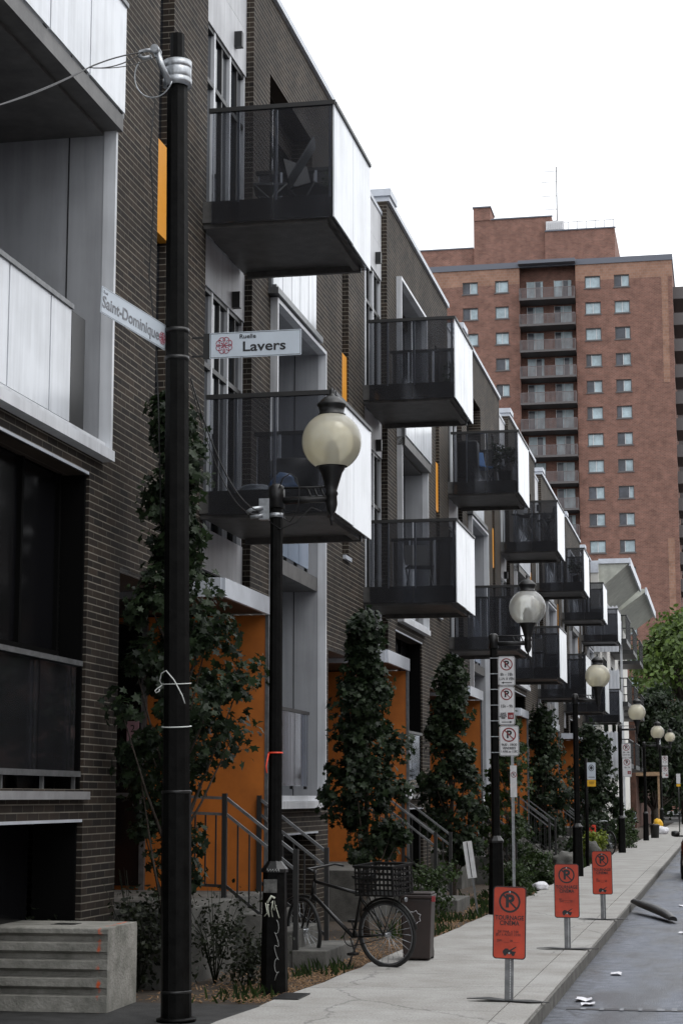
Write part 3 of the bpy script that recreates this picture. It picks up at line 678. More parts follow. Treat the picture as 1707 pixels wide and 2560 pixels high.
# big street trees at the end
big = lambda u: (.62 + .55 * math.sin(math.pi * min(1, u + .05))) * (1 - .5 * max(0, u - .55) / .45)
G = 'large street trees at the end of the street'
make_tree('street_tree', 'large bright green tree against the red tower at the right edge', 'tree', (-2.4, 128, 0), 21, 14.2, 4.3, 3.2, 17000, .42, m='leafb', ncl=130, lr=1.25, group=G, prof=big, trunk=.3, star=False)
make_tree('street_tree', 'darker green tree under the white flared eaves, behind the fourth lamp globe', 'tree', (-4.1, 118, 0), 22, 8.6, 2.3, 2.0, 9000, .34, m='leaf', ncl=80, lr=.9, group=G, prof=big, trunk=.2, star=False)
make_tree('street_tree', 'dark green tree overhanging the far end of the road', 'tree', (.6, 146, 0), 23, 12.5, 5.2, 1.6, 14000, .45, m='leaf', ncl=120, lr=1.5, group=G, prof=big, trunk=.3, star=False)
rng = random.Random(5)
cl = [(Vector((rng.uniform(-24, 16), rng.uniform(160, 170), rng.uniform(.5, 9))), rng.uniform(1.4, 2.3)) for _ in range(170)]
tag(leafset(15000, pick_from(cl, rng), .6, rng, star=False).build('distant_tree_mass', 'leaf', norm=False), 'dark wooded mass closing the far end of the street', 'trees', kind='stuff')

# shrubs and ground plants
def shrub(label, loc, seed, r, h_, n, m, size=.06, star=False, name='shrub', cat='shrub', group=None, stuff=False):
    rng = random.Random(seed)
    cl = [(Vector((rng.uniform(-r, r), rng.uniform(-r, r), rng.uniform(.05, h_ * .85))), rng.uniform(.1, .2) + r * .15) for _ in range(22)]
    cl = [c for c in cl if Vector((c[0].x, c[0].y)).length < r]
    mb = leafset(n, pick_from(cl, rng), size, rng, star=star)
    for i in range(12):
        a = rng.uniform(0, 6.28); mb.tube([(0, 0, -.05), (r * .3 * math.cos(a), r * .3 * math.sin(a), h_ * .5), (r * .8 * math.cos(a), r * .8 * math.sin(a), h_ * rng.uniform(.7, 1.15))], [.006, .005, .002], 4)
    ob = mb.build(name, m, loc=loc, norm=False); return tag(ob, label, cat, group, 'stuff' if stuff else None)
G = 'shrubs in the planting bed'
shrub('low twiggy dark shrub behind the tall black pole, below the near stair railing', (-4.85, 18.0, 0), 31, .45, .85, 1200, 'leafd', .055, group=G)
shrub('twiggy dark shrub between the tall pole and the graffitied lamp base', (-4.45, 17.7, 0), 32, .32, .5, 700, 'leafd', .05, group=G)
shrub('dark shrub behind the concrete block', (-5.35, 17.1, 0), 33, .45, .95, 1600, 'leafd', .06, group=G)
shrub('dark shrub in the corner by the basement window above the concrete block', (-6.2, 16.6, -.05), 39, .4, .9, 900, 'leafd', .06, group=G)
shrub('green leafy shrub beside the second stoop, behind the bin', (-4.3, 28.3, 0), 34, .35, .8, 1200, 'leafg', .07, group=G)
shrub('green weedy shrub right of the second lamp base', (-3.85, 34.4, 0), 35, .4, .62, 1700, 'leafg', .08, group=G)
shrub('spreading green plant left of the third lamp base', (-3.75, 39.8, 0), 36, .35, .62, 1300, 'leafg', .09, group=G)
shrub('yellow green shrub on the bed beside the bicycle with white handlebars', (-3.75, 56.5, 0), 37, .33, .85, 1200, 'leafy', .11, group=G)
shrub('grassy shrub beside the fourth lamp base', (-3.65, 67.5, 0), 38, .5, 1.0, 1500, 'leafg', .13, group=G)
shrub('dark shrub beyond the second lamp, under the stair rails', (-4.6, 44.0, 0), 40, .6, 1.3, 2000, 'leaf', .11, group=G)
shrub('dark shrub between the third lamp and the permit sign pole', (-4.2, 58.5, 0), 41, .5, 1.5, 1800, 'leaf', .12, group=G)
shrub('green bush left of the small grey sign', (-3.9, 76, 0), 42, .5, 1.5, 1300, 'leafg', .16, group=G)
# wood chips and weeds
rng = random.Random(9); mb = MB()
for i in range(5200):
    y = rng.uniform(16.3, 36) if i % 4 else rng.uniform(16.3, 22); x = edge_x(y) - abs(rng.gauss(0, .55)) - .02
    if x < -5.6: continue
    l = rng.uniform(.02, .065); a = rng.uniform(0, 3.14); wv = rng.uniform(.004, .012); z = -.028 + rng.random() * .025
    dx, dy = math.cos(a) * l / 2, math.sin(a) * l / 2; mb.beam((x - dx, y - dy, z), (x + dx, y + dy, z + rng.uniform(-.01, .02)), wv, .004)
tag(mb.build('mulch', 'chip', norm=False), 'light brown wood chips scattered over the planting bed', 'mulch', kind='stuff')
mb = MB()
for i in range(5000):
    y = rng.uniform(16.3, 60); x = edge_x(y) - abs(rng.gauss(0, .5)) - .05
    if x < -5.6 or noise.noise(Vector((x * 1.3, y * .7, 0))) < (.28 if y < 24 else .0): continue
    h2 = rng.uniform(.03, .13); dx, dy = rng.uniform(-.08, .08), rng.uniform(-.08, .08); wv = .006 + .0003 * y
    mb.add([(x - wv, y, -.03), (x + wv, y, -.03), (x + dx * .5 + wv * .7, y + dy * .5, h2 * .6), (x + dx, y + dy, h2)], [(0, 1, 2, 3)])
tag(mb.build('weeds', 'leafg', norm=False), 'thin green weeds and grass along the bed edge', 'weeds', kind='stuff')

# ------------------------------------------------------------------ tall pole with signs and cables
PX, PY = -4.34, 14.88
t = thing('utility_pole', 'tall black steel pole in front of the nearest townhouse, carrying two street name signs', 'pole', (PX + .015, PY, 0))
t.rotation_euler = (0, R(-.7), 0)
def octo(r0, r1, z0, z1, n=12): return MB().tube([(0, 0, z0), (0, 0, z1)], [r0, r1], n, smooth=False)
MB().lathe([(.16, 0), (.16, .02), (.13, .03)], (0, 0, -.015), 16).build('base_flange', 'pole', t)
octo(.123, .120, -.0, 1.79).build('base_section', 'pole', t)
octo(.113, .092, 1.79, 7.9, 10).build('shaft', 'pole', t)
octo(.066, .064, 7.9, 8.27, 10).build('top_section', 'pole', t)
for z, r in ((.20, .1235), (1.78, .1205)): MB().lathe([(r, 0), (r + .004, .005), (r + .004, .02), (r, .025)], (0, 0, z), 16).build('weld_ring', 'black', t)
for z in (5.38, 5.62): MB().lathe([(.098, 0), (.104, .0), (.104, .035), (.098, .035)], (0, 0, z), 16).build('sign_band', 'black', t)
cl_ = MB(); cl_.lathe([(.092, 0), (.125, 0), (.125, .06), (.118, .065), (.122, .07), (.122, .15), (.118, .155), (.125, .16), (.125, .22), (.092, .22)], (0, 0, 7.80), 20)
cl_.build('cable_clamp', 'steel', t)
hk = MB(); hk.tube([(-.03, -.12, 7.78), (-.09, -.17, 7.93), (-.13, -.2, 8.06)], .03, 8); hk.tube([(-.13, -.26, 8.06), (-.13, -.14, 8.06)], .035, 12)
hk.tube([(-.14, -.2, 8.06), (-.22, -.2, 8.07), (-.27, -.2, 8.06), (-.28, -.2, 8.02), (-.24, -.2, 8.00), (-.17, -.2, 8.01)], .017, 8); hk.build('insulator_hook', 'steel', t)
ties = MB()
for z, dz in ((2.66, .0), (2.62, .0)): pass
def ringpts(r, z, n=22, tilt=0): return [(r * math.cos(6.283 * i / n), r * math.sin(6.283 * i / n), z + tilt * math.sin(6.283 * i / n)) for i in range(n)]
ties.tube(ringpts(.118, 2.67, tilt=.01), .004, 6, closed=True); ties.tube(ringpts(.120, 2.32, tilt=.01), .005, 6, closed=True)
ties.tube([(-.105, -.06, 2.71), (-.12, -.08, 2.74), (-.10, -.1, 2.80), (-.05, -.13, 2.82), (.02, -.14, 2.74), (.08, -.12, 2.62), (.10, -.10, 2.55)], .005, 6)
ties.tube([(-.105, -.06, 2.71), (-.12, -.08, 2.69), (-.14, -.08, 2.68), (-.16, -.08, 2.66), (-.15, -.08, 2.645), (-.125, -.08, 2.655), (-.12, -.08, 2.675)], .005, 6)
ties.v = [(x, y, z - (.05 if z > 2.45 else 0)) if i >= 2 * 22 * 6 else (x, y, z) for i, (x, y, z) in enumerate(ties.v)]
ties.build('white_cable_tie', mat('tie_white', (.6, .62, .6), .4), t)
# loop and drop cable on the pole
lp = MB(); lp.tube([(-.15 + .17 * math.cos(a), -.2, 7.84 + .20 * math.sin(a)) for a in [R(140 + 10 * i) for i in range(21)]], .006, 6, mi=0)
lp.build('cable_loop', 'steel', t)
dp = MB(); dp.tube([(-.15, -.16, 7.64), (-.20, -.14, 7.2), (-.17, -.13, 6.7), (-.21, -.12, 6.1), (-.15, -.11, 5.5), (-.13, -.1, 5.0), (-.11, -.09, 4.0)], .006, 6); dp.build('drop_cable', 'black', t)
# overhead cable to the left and cable to the lamp
def sag(p, q, s_, n=24):
    p, q = Vector(p), Vector(q); return [p.lerp(q, i / n) - Vector((0, 0, s_ * 4 * (i / n) * (1 - i / n))) for i in range(n + 1)]
HK = (PX - .33, PY - .2, 8.05); MD = (PX - .62, PY - .75, 7.72); EN = (-5.02, 12.2, 6.66)
mb = MB(); mb.tube(sag(HK, MD, -.02, 10) + sag(MD, EN, .03, 14)[1:], .006, 6); mb.tube(sag(HK, MD, .05, 10) + sag(MD, EN, .02, 14)[1:], .005, 6)
mb.tube(sag((PX - .2, PY - .2, 8.0), MD, .04, 10), .004, 6)
tag(mb.build('overhead_cable', 'black'), 'thin dark cables running left from the top of the tall pole', 'cable')

def rosette(mb, cx, cz, r, y, tr=.0028):
    for k in range(8):
        a = R(22.5 + 45 * k); c = (cx + .60 * r * math.cos(a), cz + .60 * r * math.sin(a)); lr = .36 * r; pts = []
        for i in range(11):
            b = a + R(-125 + 25 * i); pts.append((c[0] + lr * math.cos(b), y, c[1] + lr * math.sin(b)))
        mb.tube(pts, tr, 5)
    for k in range(4):
        a = R(90 * k); mb.tube([(cx + .12 * r * math.cos(a), y, cz + .12 * r * math.sin(a)), (cx + .62 * r * math.cos(a), y, cz + .62 * r * math.sin(a))], tr, 5)
        a = R(45 + 90 * k); mb.tube([(cx, y, cz), (cx + .3 * r * math.cos(a), y, cz + .3 * r * math.sin(a))], tr, 5)
        mb.tube([(cx + .34 * r * math.cos(a), y - .0015, cz + .34 * r * math.sin(a)), (cx + .34 * r * math.cos(a), y + .0015, cz + .34 * r * math.sin(a))], .09 * r, 8)

def name_sign(label, loc, rz, w_, big_t, small_t, faded, logo_side):
    s = thing('street_name_sign', label, 'street sign', loc, rz)
    MB().prismy(rrect(w_, .22, .008), 0, .006).build('plate', 'signb', s)
    b = MB(); frame_ring(b, rrect(w_ - .012, .208, .006), rrect(w_ - .02, .20, .005), -.001); b.build('border_line', 'ink' if not faded else 'inkgrey', s)
    ik = 'inkgrey' if faded else 'ink'
    if logo_side < 0:
        r = MB(); rosette(r, -w_ / 2 + .125, -.0, .075, -.002); r.build('flower_emblem', 'logo', s)
        text(big_t, .118, ik, s, (.075, -.0015, -.022), sx=1.22, bold=.0022); text(small_t, .05, ik, s, (-.065, -.0015, .068), sx=1.15, bold=.0008)
    else:
        r = MB(); rosette(r, w_ / 2 - .06, -.02, .055, -.002, .002); r.build('flower_emblem', 'logo', s)
        text(big_t, .135, ik, s, (-.05, -.0015, -.015), sx=1.02, bold=.003); text(small_t, .04, ik, s, (-w_ / 2 + .06, -.0015, .07), sx=1.1)
    return s
s = name_sign('pale blue Ruelle Lavers street sign with red flower emblem, facing the camera', (-3.71, PY - .02, 5.49), 0, .785, 'Lavers', 'Ruelle', False, -1)
bk = MB(); bk.box(-.45, -.385, .007, .02, -.11, .11); bk.box(-.55, -.45, .006, .02, .07, .085); bk.box(-.55, -.45, .006, .02, -.09, -.075); bk.build('bracket', 'black', s)
ang = math.atan2(.87, .186)
s = name_sign('faded white Saint-Dominique street sign seen at a slant, left of the tall pole', (PX - .25, PY - .56, 5.61), ang, 1.06, 'Saint-Dominique', 'Rue', True, 1)
s.rotation_euler = (0, R(4.2), ang)
bk = MB(); bk.box(.46, .58, .007, .02, .06, .075); bk.box(.46, .58, .007, .02, -.08, -.065); bk.build('bracket', 'black', s)

# ------------------------------------------------------------------ street lamps
def lamp(label, loc, gz, arm, gm='globe', tall=True, seedlabel=None, sleeve=1.07):
    t = thing('street_lamp', label, 'street lamp', loc, 0, 'globe street lamps along the pavement')
    octo(.128, .108, -.03, sleeve, 8).build('base_sleeve', 'pole', t)
    MB().lathe([(.125, 0), (.125, .03), (.09, .07), (.06, .11)], (0, 0, sleeve), 8, smooth=False).build('sleeve_cap', 'black', t)
    top = gz - .18 if tall else gz - .35
    octo(.066, .060, sleeve, gz - .6, 10).build('pole', 'pole', t)
    MB().lathe([(.075, 0), (.075, .2), (.04, .23)], (0, 0, gz - .62), 12).build('pole_cap', 'black', t)
    a = MB(); za = gz - .55
    a.tube([(0, 0, za), (arm, 0, za + .005)], .034, 10); a.tube([(0, 0, za + .12), (arm, 0, za + .12)], .010, 6)
    for i in range(3): a.tube([(arm * .55 + .06 * i * arm / .5, 0, za + .12), (arm * .65 + .06 * i * arm / .5, 0, za - .0)], .009, 6)
    a.build('arm', 'black', t)
    h_ = MB(); h_.lathe([(.008, -.80), (.02, -.74), (.012, -.70), (.04, -.66), (.055, -.60), (.05, -.52), (.062, -.50), (.05, -.47), (.07, -.40), (.10, -.30), (.125, -.26), (.13, -.235), (.11, -.225)], (arm, 0, gz))
    h_.build('globe_holder', 'black', t)
    MB().lathe([(.075, -.23), (.075, -.14), (.06, -.12), (.075, -.10), (.05, -.03), (.035, .0)], (arm, 0, gz), 14).build('lamp_socket', 'dark', t)
    gl = MB(); r = .282; pr = []
    for i in range(23):
        b = R(-62 + 127 * i / 22 * 1.0) if False else R(-58 + (62 + 58) * i / 22); pr.append((r * math.cos(b), r * math.sin(b)))
    gl.tube([(arm, 0, gz + z) for q, z in pr], [q for q, z in pr], 36, cap=False); gl.build('globe', gm, t)
    c = MB(); c.lathe([(.13, .245), (.135, .26), (.115, .275), (.125, .33), (.14, .345), (.14, .36), (.10, .40), (.075, .425), (.03, .44), (.018, .47), (.022, .49), (.006, .52)], (arm, 0, gz), 20); c.build('finial_cap', 'black', t)
    return t
L1 = lamp('nearest globe street lamp with yellowed globe and graffitied base, beside the bicycle', (-4.05, 17.1, 0), 5.07, .53)
lamp('second globe street lamp with clear grey globe, carrying three white parking signs', (-3.40, 28.9, 0), 4.64, .53, 'globec')
lamp('third globe street lamp from the front, between the middle and farthest orange signs', (-3.23, 43.1, 0), 4.47, .52)
lamp('fourth globe street lamp, carrying two small white no parking signs', (-3.20, 61.5, 0), 4.45, .56)
lamp('fifth globe street lamp, base beside the small black bin', (-3.13, 79.0, 0), 4.40, .56)
lamp('sixth and farthest globe street lamp, nearest the right edge', (-3.3, 105.0, 0), 5.0, .55)
# fittings on lamp one
f = MB(); f.lathe([(.063, 0), (.07, 0), (.07, .04), (.063, .04)], (0, 0, 4.36), 14); f.lathe([(.063, 0), (.07, 0), (.07, .04), (.063, .04)], (0, 0, 4.46), 14); f.build('steel_band', 'steel', L1)
f = MB(); f.box(-.16, -.06, -.05, .03, 4.34, 4.54); f.tube([(-.12, -.05, 4.45), (-.22, -.07, 4.44), (-.27, -.08, 4.40)], .022, 8); f.tube([(-.12, -.05, 4.38), (-.24, -.07, 4.36)], .02, 8); f.build('cable_bracket', 'steel', L1)
f = MB(); f.tube([(.04, -.07, 4.63), (.08, -.09, 4.72), (.15, -.1, 4.76), (.21, -.1, 4.72), (.24, -.1, 4.62), (.235, -.1, 4.48), (.2, -.1, 4.36), (.15, -.1, 4.30), (.10, -.09, 4.33), (.08, -.08, 4.40)], .006, 6)
f.tube([(-.06, -.05, 4.32), (.05, -.06, 4.24), (.2, -.06, 4.30), (.35, -.06, 4.44), (.44, -.05, 4.40)], .006, 6); f.build('wire_loop', 'black', L1)
f = MB(); f.lathe([(.066, 0), (.071, 0), (.071, .014), (.066, .014)], (0, 0, 2.15), 12); f.tube([(-.05, -.06, 2.15), (-.07, -.075, 2.03), (-.06, -.08, 1.97)], .008, 5); f.build('red_ribbon', 'bright', L1)
f = MB(); rg = random.Random(2)
for i in range(7):
    x = -.055 + .017 * i; z0_ = .78 + rg.uniform(-.02, .02); pts = [(x, -.124, z0_), (x + rg.uniform(-.02, .02), -.124, z0_ + rg.uniform(-.10, .12)), (x + rg.uniform(-.015, .025), -.122, z0_ - rg.uniform(.06, .13))]
    f.tube(pts, .005, 5)
f.tube([(-.04, -.122, .80), (0, -.122, .86), (.03, -.122, .84)], .012, 5)
f.build('white_graffiti', mat('graffiti_white', (.62, .64, .54), .6), L1)
f = MB(); pts = []
for i in range(30): u = i / 29; pts.append((.05 + .02 * math.sin(u * 23), -.120 - .006 * (1 - u), .62 - .5 * u + .03 * math.cos(u * 27)))
f.tube(pts, .0025, 5); pts = [(-.05 + .12 * i / 14, -.118 + .0, 1.09 + .015 * math.sin(i * 2.1)) for i in range(15)]; f.tube(pts, .003, 5)
f.build('graffiti_scrawl', mat('graffiti_grey', (.40, .41, .40), .6), L1)
MB().box(-.07, .05, -.130, -.121, .89, 1.01).build('torn_sticker', mat('sticker_residue', (.10, .10, .095), .7, noise_amt=.6, nscale=20), L1)
mb = MB(); mb.tube(sag((PX + .1, PY - .1, 5.2), (-4.2, 17.05, 4.42), .25), .006, 6); mb.tube(sag((PX + .1, PY - .1, 5.15), (-4.2, 17.05, 4.40), .32), .004, 6)
tag(mb.build('overhead_cable', 'black'), 'thin cable sagging from the tall pole down to the nearest street lamp', 'cable')

# ------------------------------------------------------------------ parking signs
def nopark(mb_red, mb_ink, cx, cz, r, y=-.002, slash='ink'):
    n = 28; out = [(cx + r * math.cos(6.283 * i / n), cz + r * math.sin(6.283 * i / n)) for i in range(n)]; inn = [(cx + r * .82 * math.cos(6.283 * i / n), cz + r * .82 * math.sin(6.283 * i / n)) for i in range(n)]
    frame_ring(mb_red, out, inn, y)
    a = R(135); d = (math.cos(a) * r * .84, math.sin(a) * r * .84); mb_red.add([(cx + d[0] - .04 * r, y - .0006, cz + d[1] - .06 * r), (cx - d[0] - .04 * r, y - .0006, cz - d[1] - .06 * r), (cx - d[0] + .06 * r, y - .0006, cz - d[1] + .06 * r), (cx + d[0] + .06 * r, y - .0006, cz + d[1] + .06 * r)], [(0, 1, 2, 3)])
def parking_sign(label, loc, w_, h_, lines, arrow=None, ringc='red', plate='signw', pr=None, tow=False, group='parking signs on the street lamps', rz=0, back=True, name='parking_sign', small=False):
    s = thing(name, label, 'sign', loc, rz, group)
    MB().prismy(rrect(w_, h_, .035), 0, .004).build('plate', plate, s)
    b = MB(); frame_ring(b, rrect(w_ - .012, h_ - .012, .03), rrect(w_ - .024, h_ - .024, .026), -.001); b.build('border_line', 'ink', s)
    r = pr or w_ * .36; cz = h_ / 2 - r - .03
    a, i_ = MB(), MB(); nopark(a, i_, 0, cz, r); a.build('no_parking_ring', ringc, s)
    text('P', r * 1.45, 'ink', s, (.0, -.0014, cz), name='letter', bold=.006)
    for (tx, sz, z, sx) in lines: text(tx, sz, 'ink', s, (0, -.0014, z), sx=sx, bold=.0012)
    if arrow:
        m_ = MB(); z = -h_ / 2 + .045; d = -1 if arrow == '<' else 1
        m_.add([(-.08 * d, -.002, z - .006), (.05 * d, -.002, z - .006), (.05 * d, -.002, z + .006), (-.08 * d, -.002, z + .006)], [(0, 1, 2, 3)]); m_.add([(.045 * d, -.002, z - .018), (.085 * d, -.002, z), (.045 * d, -.002, z + .018)], [(0, 1, 2)])
        m_.build('arrow', 'ink', s)
    if tow:
        MB().box(w_ * .06, w_ * .42, -.0025, -.001, -h_ / 2 + .09, -h_ / 2 + .19).build('red_square', 'red', s); text('10', .06, 'signw', s, (w_ * .24, -.0035, -h_ / 2 + .13), name='square_number', bold=.001)
    return s
LY = 28.9 - .09
parking_sign('top one of three white signs on the second lamp, reading 8h-18h, left arrow', (-3.195, LY, 3.665), .262, .45, [('8h - 18h', .068, -.055, .85), ('LUN À VEN', .058, -.122, .78)], '<')
parking_sign('middle one of three white signs on the second lamp, reading 15h-9h, red square', (-3.20, LY, 3.135), .252, .59, [('15h - 9h', .066, -.01, .85), ('EXCEPTÉ\nVÉHICULES\nMUNIS D’UN\nPERMIS', .028, -.155, .7)], '>', tow=True)
parking_sign('bottom one of three white signs on the second lamp, reading 9h30-10h30 VENDREDI', (-3.17, LY, 2.60), .30, .46, [('9h30 - 10h30', .052, -.06, .85), ('VENDREDI', .050, -.112, .85), ('1 AVRIL au 1 DÉC', .045, -.163, .75)])
for o_ in [x for x in C.objects if x.name.startswith('lettering') and x.parent and 'middle one' in x.parent.get('label', '')]:
    if o_.location.z < -.1: o_.location.x = -.055
l2 = [x for x in C.objects if x.get('label', '').startswith('second globe')][0]
mb = MB()
for i in range(7): mb.box(-.055, .1, -.075, -.06, 2.42 + i * .24, 2.432 + i * .24)
mb.build('sign_clamp', 'steel', l2)
# post behind with narrow sign
s = thing('parking_sign_post', 'thin white post with narrow sign seen nearly edge-on, behind the three parking signs', 'sign post', (-3.60, 33.2, 0))
MB().box(-.025, .025, -.01, .01, -.03, 2.7).build('post', 'steel', s)
p_ = MB().box(-.04, .075, -.016, -.012, 1.75, 2.30).build('plate', 'signw', s)
a, i_ = MB(), MB(); nopark(a, i_, .02, 2.14, .05, y=-.018); a.build('no_parking_ring', 'red', p_); text('P', .07, 'ink', p_, (.02, -.0185, 2.14), name='letter')
# far signs
parking_sign('upper of the two white signs on the fourth lamp', (-2.995, 61.35, 3.23), .29, .46, [('8h - 18h', .07, -.06, .85), ('LUN À VEN', .055, -.14, .8)])
parking_sign('lower of the two white signs on the fourth lamp, with a small red square', (-2.985, 61.35, 2.69), .29, .60, [('15h - 9h', .07, -.0, .85)], tow=True)
parking_sign('upper of the two tiny white signs on the sixth lamp near the right edge', (-3.05, 104.85, 3.72), .33, .54, [('8h - 18h', .08, -.07, .85)])
parking_sign('lower of the two tiny white signs on the sixth lamp near the right edge', (-3.05, 104.85, 3.10), .33, .62, [('15h - 9h', .08, -.07, .85)], tow=True)
s = thing('permit_sign', 'pale blue parking sign with a yellow strip below, on a slim black pole', 'sign', (-3.46, 49.5, 0))
MB().tube([(0, 0, -.03), (0, 0, 2.75)], .045, 10).build('pole', 'pole', s)
MB().prismy(rrect(.22, .44, .02, cx=.14, cz=2.42), -.06, -.055).build('blue_plate', 'signb', s)
MB().prismy(rrect(.22, .17, .012, cx=.14, cz=2.11), -.06, -.055).build('yellow_plate', 'ysign', s)
a = MB(); n = 22; frame_ring(a, [(.14 + .07 * math.cos(6.283 * i / n), 2.5 + .085 * math.sin(6.283 * i / n)) for i in range(n)], [(.14 + .055 * math.cos(6.283 * i / n), 2.5 + .068 * math.sin(6.283 * i / n)) for i in range(n)], -.062)
a.add([(.14 + .038 * math.cos(6.283 * i / n), -.062, 2.5 + .048 * math.sin(6.283 * i / n)) for i in range(n)], [tuple(range(n))]); a.box(.06, .22, -.063, -.061, 2.255, 2.27); a.box(.07, .21, -.063, -.061, 2.13, 2.145); a.box(.08, .2, -.063, -.061, 2.09, 2.10); a.build('black_marks', 'ink', s)
s = thing('small_sign', 'small blank grey sign on a low thin post beside the fifth lamp base', 'sign', (-3.5, 76.5, 0))
MB().tube([(0, 0, -.03), (0, 0, 1.0)], .018, 8).build('post', 'steel', s); MB().prismy(rrect(.2, .40, .02, cz=.98), -.03, -.025).build('plate', 'signb', s)
s = thing('small_sign', 'small white sign with yellow foot at the right edge beyond the lamps', 'sign', (-2.2, 98, 0))
MB().tube([(0, 0, -.03), (0, 0, 2.9)], .03, 8).build('post', 'black', s); MB().prismy(rrect(.2, .5, .02, cz=2.68), -.04, -.035).build('plate', 'signw', s); MB().prismy(rrect(.2, .13, .02, cz=2.35), -.04, -.035).build('yellow_plate', 'ysign', s)

# tournage signs
def tournage(label, loc, rz=0, sc_=1.0, m='tourn', tilt=0, detail=True):
    s = thing('temporary_sign', label, 'sign', loc, rz, 'red temporary film shoot signs')
    s.scale = (sc_,) * 3; s.rotation_euler = (0, tilt, rz)
    pl = MB().prismy(rrect(.29, .62, .03, cz=.67), -.012, -.006).build('sign_panel', m, s)
    b = MB(); frame_ring(b, rrect(.29, .62, .03, cz=.67), rrect(.272, .602, .024, cz=.67), -.0128); b.build('border_line', 'ink', pl)
    a, i_ = MB(), MB(); nopark(a, i_, 0, .85, .095, y=-.0132); a.build('no_parking_ring', 'ink', pl)
    text('P', .15, 'ink', pl, (.0, -.0132, .85), name='letter', bold=.006)
    text('TOURNAGE\nCINÉMA', .054, 'ink', pl, (0, -.0132, .688), sx=.86, bold=.001)
    if detail:
        text('DE: MAR. 4 7:00\nJEU. 6 AOÛT 23:00', .030, 'ink', pl, (-.01, -.0132, .58), sx=.9)
        text('DIM. ____ 00 ____', .028, 'ink', pl, (-.01, -.0132, .515), sx=.9)
    else:
        text('DE: ____ ____\nDIM. ____ 00', .030, 'ink', pl, (-.01, -.0132, .56), sx=.9)
    tr = MB(); y = -.0136
    tr.add([(-.055, y, .405), (.05, y, .405), (.06, y, .425), (.02, y, .43), (.065, y, .465), (.06, y, .47), (.0, y, .435), (-.01, y, .45), (-.035, y, .45), (-.055, y, .43)], [tuple(range(10))])
    for cx in (-.035, .035): tr.add([(cx + .014 * math.cos(6.283 * i / 12), y - .0003, .402 + .014 * math.sin(6.283 * i / 12)) for i in range(12)], [tuple(range(12))])
    tr.build('tow_truck_symbol', 'ink', pl)
    ps = MB(); ps.box(-.037, -.012, -.004, 0, .01, .9); ps.box(-.012, .037, -.004, 0, .01, .9); ps.box(-.037, -.033, 0, .02, .01, .9); ps.box(.033, .037, 0, .02, .01, .9); o_ = ps.build('perforated_post', 'rail', s)
    bo = MB()
    for z in (.93, .41): bo.lathe([(.009, 0), (.009, .004), (.003, .006)], (0, 0, 0), 10); bo.v = bo.v[:-30] + [(x, -.0130 - zz, z + y) for x, y, zz in bo.v[-30:]]
    bo.build('bolt', 'steel', pl)
    h_ = MB()
    for k in range(26): h_.add([(.012 + .0045 * math.cos(6.283 * i / 8), -.0045, .03 + .0135 * k + .0045 * math.sin(6.283 * i / 8)) for i in range(8)], [tuple(range(8))])
    h_.build('post_holes', 'signw', o_)
    bs = MB()
    for sx_, e in ((-1, .03), (1, -.02)):
        p_ = [(0, -.06), (sx_ * .20, -.11 + e), (sx_ * .36, -.05), (sx_ * .34, -.03), (sx_ * .19, .07 + e), (0, .06)]
        if sx_ > 0: p_ = p_[::-1]
        p_ = p_[::-1] if False else p_
        vs = [(x, y_, .006 + .02 * min(1, abs(x) * 4) * (1 - abs(x) * 2)) for x, y_ in p_]; vs2 = [(x, y_, z + .006) for x, y_, z in vs]; n_ = len(p_)
        bs.add(vs + vs2, [tuple(range(n_)), tuple(range(2 * n_ - 1, n_ - 1, -1))] + [(i, (i + 1) % n_, n_ + (i + 1) % n_, n_ + i) for i in range(n_)])
    bs.build('base_plate', 'black', s)
    return s
tournage('nearest orange-red temporary no parking sign on the pavement, reading TOURNAGE CINÉMA', (-1.87, 16.69, 0), R(-3), tilt=R(1.5))
tournage('middle of the three orange-red temporary signs along the kerb', (-1.82, 22.45, 0), R(3), detail=False)
tournage('farthest of the three orange-red temporary signs along the kerb', (-1.74, 27.9, 0), R(-2), tilt=R(-.5), detail=False)
tournage('small bright red sign among the plants near the bicycle with white handlebars', (-3.92, 58.0, 0), 0, .95, m='bright', detail=False)

